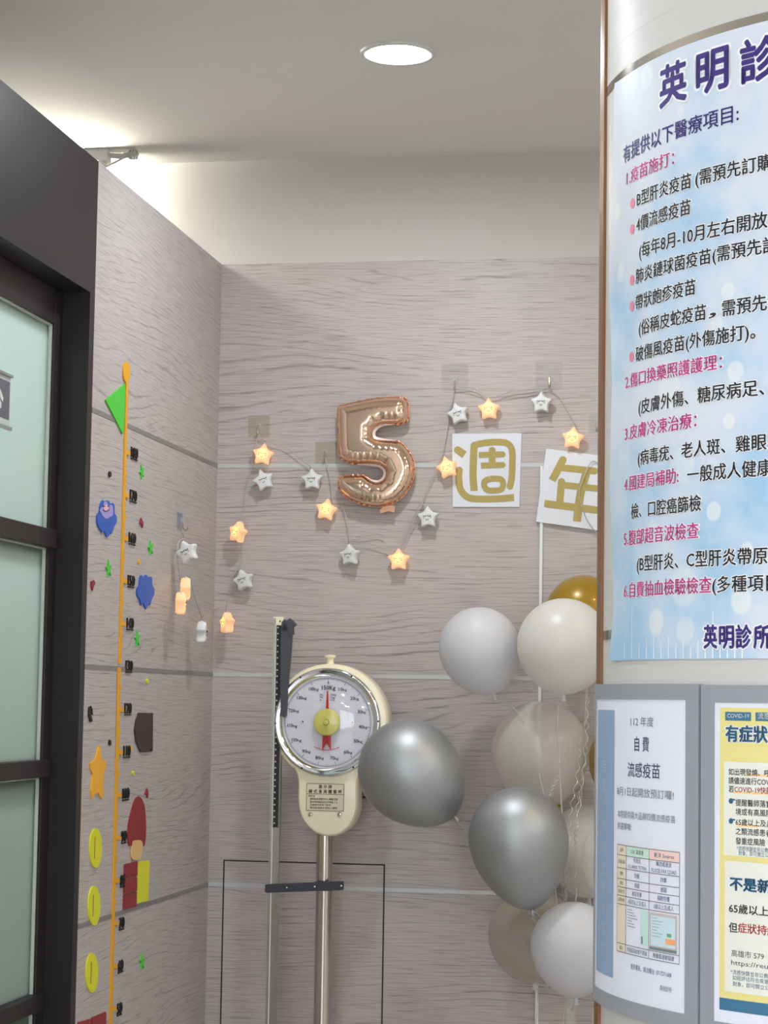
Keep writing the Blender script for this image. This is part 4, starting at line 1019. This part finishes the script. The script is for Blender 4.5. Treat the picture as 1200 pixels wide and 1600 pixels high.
# ================================================================== BALLOONS
def latex(name, c, rough, metal=0.0, transp=0.0, transl=0.0, spec=0.5, coat=0.0):
    m = mat(name, c, rough, metal, spec=spec, coat=coat)
    if transp or transl:
        t = NT(m); out_ = t.t.nodes['Material Output']; cur = t.b.outputs[0]
        if transl:
            q = t.n('ShaderNodeBsdfTranslucent'); q.inputs[0].default_value = srgb(c); x = t.n('ShaderNodeMixShader'); x.inputs[0].default_value = transl
            t.l(cur, x.inputs[1]); t.l(q.outputs[0], x.inputs[2]); cur = x.outputs[0]
        if transp:
            q = t.n('ShaderNodeBsdfTransparent'); x = t.n('ShaderNodeMixShader'); x.inputs[0].default_value = transp
            t.l(cur, x.inputs[1]); t.l(q.outputs[0], x.inputs[2]); cur = x.outputs[0]
        t.l(cur, out_.inputs[0])
    return m
SILV = latex('silver_latex', (176, 179, 181), 0.5, 0.85)
WLAT = latex('white_latex', (233, 233, 236), 0.42, transl=0.3)
MILK = latex('milky_latex', (242, 241, 236), 0.34, transl=0.3, transp=0.07)
CLR = latex('clear_latex', (240, 236, 228), 0.18, transl=0.35, transp=0.42)
CLR2 = latex('smoky_clear_latex', (206, 197, 184), 0.2, transl=0.3, transp=0.4)
GOLD = latex('gold_latex', (158, 124, 22), 0.32, 0.15, coat=0.25)
CONF = mat('gold_confetti', (170, 140, 40), 0.35, 0.7)
def balloon_prof(R, Lr):
    """round top at +, narrowing to the neck at -; Lr = length over width"""
    pr = []; n = 26; Lb = R*2*Lr
    for i in range(n+1):
        u = math.pi*i/n; z = math.cos(u); r = math.sin(u)
        if z < 0: zz = z*(Lb-R); rr = r*(1-0.20*max(0, -z)**2.4*min(1, max(0.0, (Lr-0.97)*4.5)))
        else: zz = z*R; rr = r
        pr.append((R*rr if 0 < i < n else 0.0, zz))
    pr = [(max(r, 0.004) if h < -(Lb-R)*0.985 else r, h) for r, h in pr[:-1]]
    return pr, -(Lb-R)
def balloon(name, x, y, rpx, hpx, off, m, label, ax=(0, 1), string=None, grp='latex balloons on sticks', conf=None, cat='balloon'):
    k = KB(off); c = PB(x, y, off); R = rpx*k; Lr = hpx/rpx
    a = Vector((ax[0], 0, ax[1])).normalized()
    shift = (R*2*Lr/2-R)       # centre of the widest ring sits above the middle
    pr, zb = balloon_prof(R, Lr)
    o = thing(name, c, label, cat, grp)
    mt = look_mtx(c+a*shift, a)
    bm = B(); lathe(bm, pr, mt, 56); obj('balloon_skin', bm, m, o, smooth=True)
    nk = mt @ Vector((0, 0, zb))
    bm = B(); lathe(bm, [(0.0045, 0.004), (0.0042, -0.002), (0.0062, -0.006), (0.0048, -0.008), (0.0085, -0.016), (0.0075, -0.0165), (0.002, -0.01)], look_mtx(nk, a), 16); obj('balloon_knot', bm, m if m not in (CLR, CLR2) else MILK, o, smooth=True)
    if string:
        pts = [nk]+[PB(px, py, po) for px, py, po in string[1:]]
        STICKS.append((pts, string[0]))
    if conf:
        bm = B()
        for px, py, rr, tl in conf:
            q = PB(px, py, off+0.02); nrm = Vector((0.2, -1, tl)).normalized(); x_, y_ = frame_of(nrm)
            pts = [q+x_*rr*math.cos(w_)+y_*rr*math.sin(w_) for w_ in [j*math.pi/8 for j in range(16)]]; prism(bm, pts, nrm*0.0004)
        obj('gold_confetti', bm, CONF, o, kind='stuff')
    return o
STICKS = []
BASE = PB(893, 1700, 0.30)
ST = (897, 1560, 0.30)
balloon('latex_balloon', 646, 1211, 79.5, 91, 0.40, SILV, 'silver balloon overlapping the right edge of the scale dial', (-0.72, 0.70), (0.0016, (735, 1308, 0.36), (838, 1443, 0.3), (893, 1545, 0.28)))
balloon('latex_balloon', 813, 1326, 77.5, 95, 0.44, SILV, 'silver balloon in front of the balloon bunch, lower right of the other silver', (-0.2, 0.98), (0.0016, (856, 1450, 0.38), (880, 1540, 0.3)))
balloon('latex_balloon', 751, 1018, 64, 70, 0.24, WLAT, 'opaque white balloon on the left of the upper white pair', (-0.3, 0.95), (0.0014, (810, 1115, 0.26), (838, 1190, 0.28), (880, 1400, 0.29), (890, 1545, 0.28)))
balloon('latex_balloon', 881, 1010, 73, 75, 0.33, MILK, 'milky white balloon on the right of the upper white pair, against the column', (0, 1), (0.0022, (871, 1120, 0.33), (876, 1230, 0.32), (890, 1545, 0.29)), conf=[(866, 1062, 0.006, 2), (880, 1064, 0.006, 2), (895, 1060, 0.005, 2), (874, 1056, 0.005, 1.5)])
balloon('latex_balloon', 912, 962, 60, 63, 0.12, GOLD, 'dark gold balloon peeking out above the upper right white balloon', (0, 1), (0.0014, (915, 1100, 0.16), (893, 1545, 0.26)))
balloon('latex_balloon', 978, 1192, 58, 63, 0.22, GOLD, 'dark gold balloon mostly hidden by the column, beside the clear balloon', (0.1, 1), (0.0014, (940, 1330, 0.25), (893, 1545, 0.28)))
balloon('latex_balloon', 845, 1179, 76, 83, 0.165, CLR, 'clear balloon with gold confetti behind the two silver balloons', (-0.08, 1), (0.0014, (860, 1330, 0.2), (888, 1545, 0.26)), conf=[(870.5, 1238, 0.0062, 0.8), (866, 1247.5, 0.006, 1.6), (874, 1259, 0.005, 1.2), (861, 1249, 0.004, 1)])
balloon('latex_balloon', 921, 1330, 68, 72, 0.14, MILK, 'milky balloon right behind the lower silver balloon', (0, 1), (0.0014, (905, 1450, 0.24), (892, 1545, 0.27)))
balloon('latex_balloon', 968, 1345, 60, 66, 0.40, CLR, 'clear balloon at the column edge, right of the milky balloon', (0.1, 1), (0.0014, (930, 1460, 0.33), (897, 1545, 0.3)))
balloon('latex_balloon', 836, 1462, 72, 73, 0.15, CLR2, 'smoky clear balloon with confetti, lowest balloon at the left', (0, 1), (0.0014, (870, 1548, 0.2)), conf=[(828, 1484, 0.0055, 0.1), (833, 1527, 0.006, 2), (817, 1528, 0.004, 2.5)])
balloon('latex_balloon', 897, 1484, 66.5, 73, 0.42, WLAT, 'opaque white balloon low beside the column, in front of the smoky one', (-0.05, 1), (0.0016, (893, 1580, 0.33)))
# stand that carries the sticks
bs = thing('balloon_stand', (BASE.x, BASE.y, 0), 'clear plastic balloon stand with sticks under the balloon bunch', 'balloon stand')
jn = PB(892, 1555, 0.29)
bm = B(); lathe(bm, [(0, 0.0), (0.14, 0.0), (0.14, 0.012), (0.02, 0.03), (0.012, 0.05), (0, 0.05)], Matrix.Translation((jn.x, jn.y, 0)), 40); obj('stand_base', bm, WHITEP, bs, smooth='auto')
bm = B(); tube(bm, [(jn.x, jn.y, 0.045), (jn.x, jn.y, jn.z)], 0.0125, 20); obj('stand_tube', bm, CLEAR, bs, smooth='auto')
for pts, r_ in STICKS:
    bm = B(); tube(bm, catmull(pts, 8, False), r_, 8); obj('balloon_stick', bm, mat('stick_white', (214, 210, 206), 0.35, alpha=0.7), bs, smooth=True)
CURL = mat('curling_ribbon', (232, 228, 214), 0.15, 0.3, alpha=0.75)
bm = B()
for x, y0_, y1_, off in ((917, 1075, 1500, 0.345), (922, 1090, 1330, 0.33), (905, 1150, 1420, 0.34), (878, 1180, 1270, 0.36)):
    pts = []
    for k in range(60):
        f = k/59; p = PB(x-25*f+3*math.sin(f*9+x), y0_+(y1_-y0_)*f, off); pts.append(p+Vector((0.004*math.sin(k*1.3), 0.004*math.cos(k*1.3), 0)))
    tube(bm, catmull(pts, 2, False), 0.0009, 5)
for px, py, q in ((820, 1600, -0.05), (858, 1600, 0.0), (905, 1600, 0.05)):
    tube(bm, [PB(866+q*900+20, 1540, 0.33), PB(px+15, 1660, 0.33)], 0.0013, 6)
obj('hanging_ribbons', bm, CURL, bs, smooth=True)

# ================================================================== LEFT WALL: GROWTH CHART STICKERS
XN = Vector((1, 0, 0)); TH = 0.0035
YST = mat('ruler_yellow', (232, 166, 28), 0.5); GST = mat('sticker_green', (76, 200, 60), 0.55); BST = mat('sticker_blue', (38, 92, 186), 0.5)
LIL = mat('sticker_lilac', (164, 152, 214), 0.5); RST = mat('sticker_red', (142, 34, 40), 0.5); DRS = mat('sticker_dark', (52, 36, 36), 0.45)
LST = mat('sticker_lemon', (222, 222, 44), 0.5); AST = mat('sticker_amber', (240, 176, 44), 0.5); TAN = mat('sticker_tan', (224, 186, 124), 0.5)
EDGE = mat('sticker_edge', (40, 34, 30), 0.6)
def W2(pts, off=0.0): return [PL(x, y, off) for x, y in pts]
def sticker(name, pts, m, label, cat='wall sticker', group=None, curve=0, th=TH, parent=None, off=0.0):
    q = [(p.x, p.y) for p in catmull([(x, y, 0) for x, y in pts], curve)] if curve else pts
    bm = B(); prism(bm, W2(q, off+0.0002), XN*th)
    return obj(name, bm, m, parent, label=label, cat=cat, group=group)
# ruler in three joined lengths
def rx(y): return 197.3+(y-706.7)*(184.0-197.3)/(1235.7-706.7)-3.2
ru = thing('height_ruler', PL(rx(1300), 1590), 'tall yellow height ruler with ticks stuck to the left wall', 'ruler')
ruz = [(568, 1037), (1043, 1188), (1185, 1640)]
top_c = PL(196.3, 581)
for k, (ya, yb2) in enumerate(ruz):
    bm = B(); o = 0.0002+0.0006*(k % 2)
    prism(bm, W2([(rx(ya+20)-1.7, ya+ (26 if k == 0 else 0)), (rx(ya+20)+1.7, ya+(26 if k == 0 else 0)), (rx(yb2)+1.7, yb2), (rx(yb2)-1.7, yb2)], o), XN*TH)
    for h in range(4, 19):
        for half in (0, 1):
            yt = 706.7+(18-h)*66.85+half*33.4
            if not (ya+60*(k == 0) < yt < yb2-6): continue
            l = 7.6 if half == 0 else 3.4; hh = 3.4 if half == 0 else 2.6
            prism(bm, W2([(rx(yt)+1.2, yt-hh), (rx(yt)+l, yt-hh+1.2), (rx(yt)+l, yt+hh+1.2), (rx(yt)+1.2, yt+hh)], o+0.0001), XN*TH)
    if k == 0:
        pts = [PL(196.2+5.2*math.cos(q), 581.5+16.2*math.sin(q), o+0.00015) for q in [j*math.pi/16 for j in range(32)]]; prism(bm, pts, XN*TH)
    obj('ruler_length', bm, YST, ru)
sticker('flag_sticker', crop(120, 540, 5.161, [(380, 308), (224, 440), (362, 712), (372, 640)]), GST, 'bright green triangular flag at the top of the yellow ruler', group=None)
# numbers
for i, h in enumerate(range(180, 40, -10)):
    yt = 706.7+i*66.85+ (0.2*i if i > 9 else 0)
    xs = rx(yt)+9.5+(0 if h >= 100 else 0)
    wpx = 10.2 if h >= 100 else 7.4
    a = PL(xs, yt+6.5); b = PL(xs+wpx, yt+6.5)
    bm = B(); t_ = B(); zb_ = a.z-0.004
    em = 0.036
    put_text(t_, str(h), lambda hh, v: Vector((XL+0.0003, hh, v)), a.y, b.y, zb_+0.0, em, 0.0)
    bmesh.ops.transform(t_, matrix=Matrix.Identity(4), verts=t_.verts)
    r = bmesh.ops.extrude_face_region(t_, geom=list(t_.faces)); bmesh.ops.translate(t_, vec=XN*TH, verts=[v for v in r['geom'] if isinstance(v, bmesh.types.BMVert)])
    nd = len(str(h))
    for q in range(nd):
        ya_ = a.y+(b.y-a.y)*(q+0.12)/nd; yb_q = a.y+(b.y-a.y)*(q+0.88)/nd; box(t_, (XL+0.0003, ya_, zb_-0.0015), (XL+0.0003+TH, yb_q, zb_+0.0018))
    merge(bm, t_)
    obj('height_number', bm, BLACK, label='small black number %d beside the yellow ruler' % h, cat='number sticker', group='black height numbers along the ruler')
# clouds
cl1 = crop(120, 540, 5.161, [(200, 1248), (180, 1290), (176, 1342), (155, 1372), (158, 1440), (182, 1482), (195, 1508), (214, 1500), (235, 1546), (256, 1508), (272, 1516), (290, 1465), (312, 1420), (308, 1372), (295, 1350), (293, 1288), (276, 1270), (262, 1284), (250, 1255), (230, 1250), (214, 1262)])
c1 = sticker('cloud_sticker', cl1, BST, 'blue cloud sticker with lilac smiling patch, left of the ruler near 170', group='blue cloud stickers', curve=4)
bm = B(); prism(bm, W2([(p.x, p.y) for p in catmull([(x, y, 0) for x, y in crop(120, 540, 5.161, [(222, 1262), (236, 1258), (246, 1270), (254, 1292), (268, 1284), (288, 1296), (290, 1362), (262, 1384), (236, 1396), (208, 1374), (198, 1350), (184, 1330), (200, 1304), (214, 1300)])], 4)], 0.0002+TH), XN*0.0006)
def addchild(o, name, bm, m): return obj(name, bm, m, o)
addchild(c1, 'lilac_patch', bm, LIL)
bm = B()
tube(bm, [PL(*crop(120, 540, 5.161, [(236+24*math.cos(q), 1322+14*math.sin(q))])[0], 0.0048) for q in [k*math.pi/8 for k in range(9)]], 0.0008, 5)
for cx_ in (218, 256): tube(bm, [PL(*crop(120, 540, 5.161, [(cx_+9*math.cos(q), 1298-6*math.sin(q))])[0], 0.0048) for q in [k*math.pi/6 for k in range(7)]], 0.0008, 5)
addchild(c1, 'cloud_smile', bm, DRS)
bm = B(); prism(bm, [PL(165.7+3.2*math.cos(q), 793+4.6*math.sin(q), 0.0043) for q in [k*math.pi/8 for k in range(16)]], XN*0.0003); addchild(c1, 'pink_blush', bm, mat('sticker_pink', (238, 190, 196), 0.5))
sticker('cloud_sticker', crop(110, 840, 5.0, [(545, 294), (533, 330), (530, 372), (513, 400), (514, 450), (532, 480), (545, 530), (562, 510), (582, 558), (602, 515), (616, 525), (628, 478), (646, 440), (644, 395), (630, 370), (628, 315), (614, 306), (600, 325), (592, 298), (578, 292), (566, 315)]), BST, 'plain blue cloud sticker right of the ruler near 150', group='blue cloud stickers', curve=4)
# little stars
def spark(x, y, w_, h_, m, label, rot=0.0, grp='small green star stickers'):
    pts = []
    for k in range(10):
        a = math.pi/2+k*math.pi/5+rot; r = 1.0 if k % 2 == 0 else 0.36
        pts.append((x+w_*r*math.cos(a), y-h_*r*math.sin(a)))
    return sticker('star_sticker', pts, m, label, group=grp)
spark(220.5, 738, 3.8, 12, GST, 'small green star sticker right of the ruler between 180 and 170', 0.3)
spark(234.3, 856.5, 4.2, 12.5, GST, 'small green star sticker right of the ruler beside 160', 0.2)
spark(168.5, 889, 4.8, 14, GST, 'small green star sticker left of the ruler near 150', 0.1)
spark(213.5, 998.5, 4.2, 14, GST, 'small green star sticker right of the ruler between 140 and 130', 0.15)
spark(221, 1503, 4.2, 13, GST, 'small green star sticker low on the wall beside 60', 0.1)
sticker('red_sticker', crop(110, 840, 5.0, [(155, 345), (175, 332), (186, 360), (176, 372), (164, 416), (157, 385)]), RST, 'small red scrap sticker at the door edge, above the amber star', group='small red scrap stickers')
sticker('red_sticker', crop(120, 540, 5.161, [(512, 1388), (524, 1418), (528, 1440), (522, 1470), (514, 1440), (500, 1432)]), RST, 'small red scrap sticker right of the ruler between 170 and 160', group='small red scrap stickers')
sticker('red_sticker', crop(110, 1140, 3.478, [(411, 318), (418, 345), (414, 372), (409, 352), (400, 352)]), RST, 'small red scrap sticker above the red mushroom shape', group='small red scrap stickers')
for x, y, r, m, lab in ((170.5, 741, (1.9, 4.6), BLACK, 'small black dot sticker left of the ruler below the flag'), (170.4, 1160.5, (1.6, 4.6), BLACK, 'small black dot sticker above the amber star'),
                        (216, 878, (1.1, 4), AST, 'tiny orange fleck sticker beside the plain cloud'), (229, 1064, (1.6, 4), LST, 'tiny yellow fleck sticker under the grey strip near 130'),
                        (207, 1208, (1.5, 3.5), LST, 'tiny yellow fleck sticker beside 100'), (203.5, 1169, (1.6, 3.6), AST, 'tiny orange dot sticker beside 110')):
    sticker('dot_sticker', [(x+r[0]*math.cos(q), y+r[1]*math.sin(q)) for q in [k*math.pi/6 for k in range(12)]], m, lab, group='tiny dot stickers')
for pts, lab in (([(137.5, 1105), (139.5, 1104), (140, 1115), (142.8, 1127), (140, 1128), (137, 1118)], 'short black curved dash sticker near the door edge, lower one'), ([(140.5, 1103), (142.5, 1108), (143.5, 1117), (141, 1115)], 'short black curved dash sticker near the door edge, upper one')):
    sticker('dash_sticker', pts, BLACK, lab, group='black dash stickers')
# dark block
sticker('dark_sticker', crop(110, 840, 5.0, [(526, 1368), (604, 1370), (608, 1405), (616, 1370), (636, 1370), (634, 1668), (622, 1672), (618, 1640), (606, 1676), (540, 1676), (506, 1600), (494, 1510), (505, 1430)]), DRS, 'large dark brown block sticker right of the ruler near 120')
# amber star
sticker('amber_star_sticker', crop(110, 1140, 3.478, [(148, 88), (156, 92), (164, 152), (172, 166), (188, 176), (186, 205), (176, 232), (170, 290), (172, 345), (164, 376), (146, 344), (122, 352), (112, 378), (106, 330), (116, 240), (104, 215), (100, 185), (130, 160)]), AST, 'plain amber star sticker left of the ruler beside 110')
# coins
for x, y, lab in ((148, 1325, 'yellow coin disc sticker, topmost of the three left of the ruler'), (145.5, 1415, 'yellow coin disc sticker, middle of the three, over the grey strip'), (142.2, 1520, 'yellow coin disc sticker, lowest of the three left of the ruler')):
    o = sticker('coin_sticker', [(x+9.3*math.cos(q), y+31*math.sin(q)) for q in [k*math.pi/20 for k in range(40)]], LST, lab, group='yellow coin stickers')
    bm = B(); prism(bm, W2([(x+0.2, y-17), (x+1.0, y-17), (x-0.2, y+17), (x-1.0, y+17)], 0.0002+TH), XN*0.0004); addchild(o, 'coin_slot', bm, mat('olive_line', (96, 98, 24), 0.6))
# red cap shape on a tan foot
mu = sticker('mushroom_sticker', crop(110, 1140, 3.478, [(364, 364), (345, 385), (328, 440), (312, 510), (307, 570), (310, 610), (318, 632), (345, 622), (380, 622), (396, 630), (404, 570), (404, 500), (397, 420), (382, 378)]), RST, 'plain dark red mushroom sticker right of the ruler near 90', curve=4)
bm = B(); prism(bm, W2([(p.x, p.y) for p in catmull([(x, y, 0) for x, y in crop(110, 1140, 3.478, [(330, 622), (334, 606), (358, 600), (380, 606), (385, 640), (376, 690), (370, 706), (335, 706), (326, 685)])], 4)], 0.0008), XN*(TH+0.0006)); addchild(mu, 'tan_foot', bm, TAN)
# bricks and yellow block
BR = [[(290, 732), (358, 716), (357, 794), (288, 812)], [(287, 818), (356, 801), (355, 876), (286, 896)], [(285, 902), (354, 882), (352, 960), (283, 980)]]
for q, lab in zip(BR, ('top dark red brick sticker of the stack of three beside 80', 'middle dark red brick sticker of the stack of three beside 80', 'bottom dark red brick sticker of the stack, touching the grey strip')):
    sticker('brick_sticker', crop(110, 1140, 3.478, q), RST, lab, group='dark red brick stickers')
sticker('block_sticker', crop(110, 1140, 3.478, [(362, 718), (424, 710), (416, 930), (358, 943)]), LST, 'plain yellow block sticker right of the red bricks')
for q, lab in (([(38, 1590), (106, 1572), (104, 1640), (34, 1660)], 'dark red brick sticker at the bottom by the door edge'), ([(112, 1565), (188, 1534), (186, 1620), (110, 1640)], 'dark red brick sticker at the bottom next to the ruler')):
    sticker('brick_sticker', crop(110, 1140, 3.478, q), RST, lab, group='dark red brick stickers')
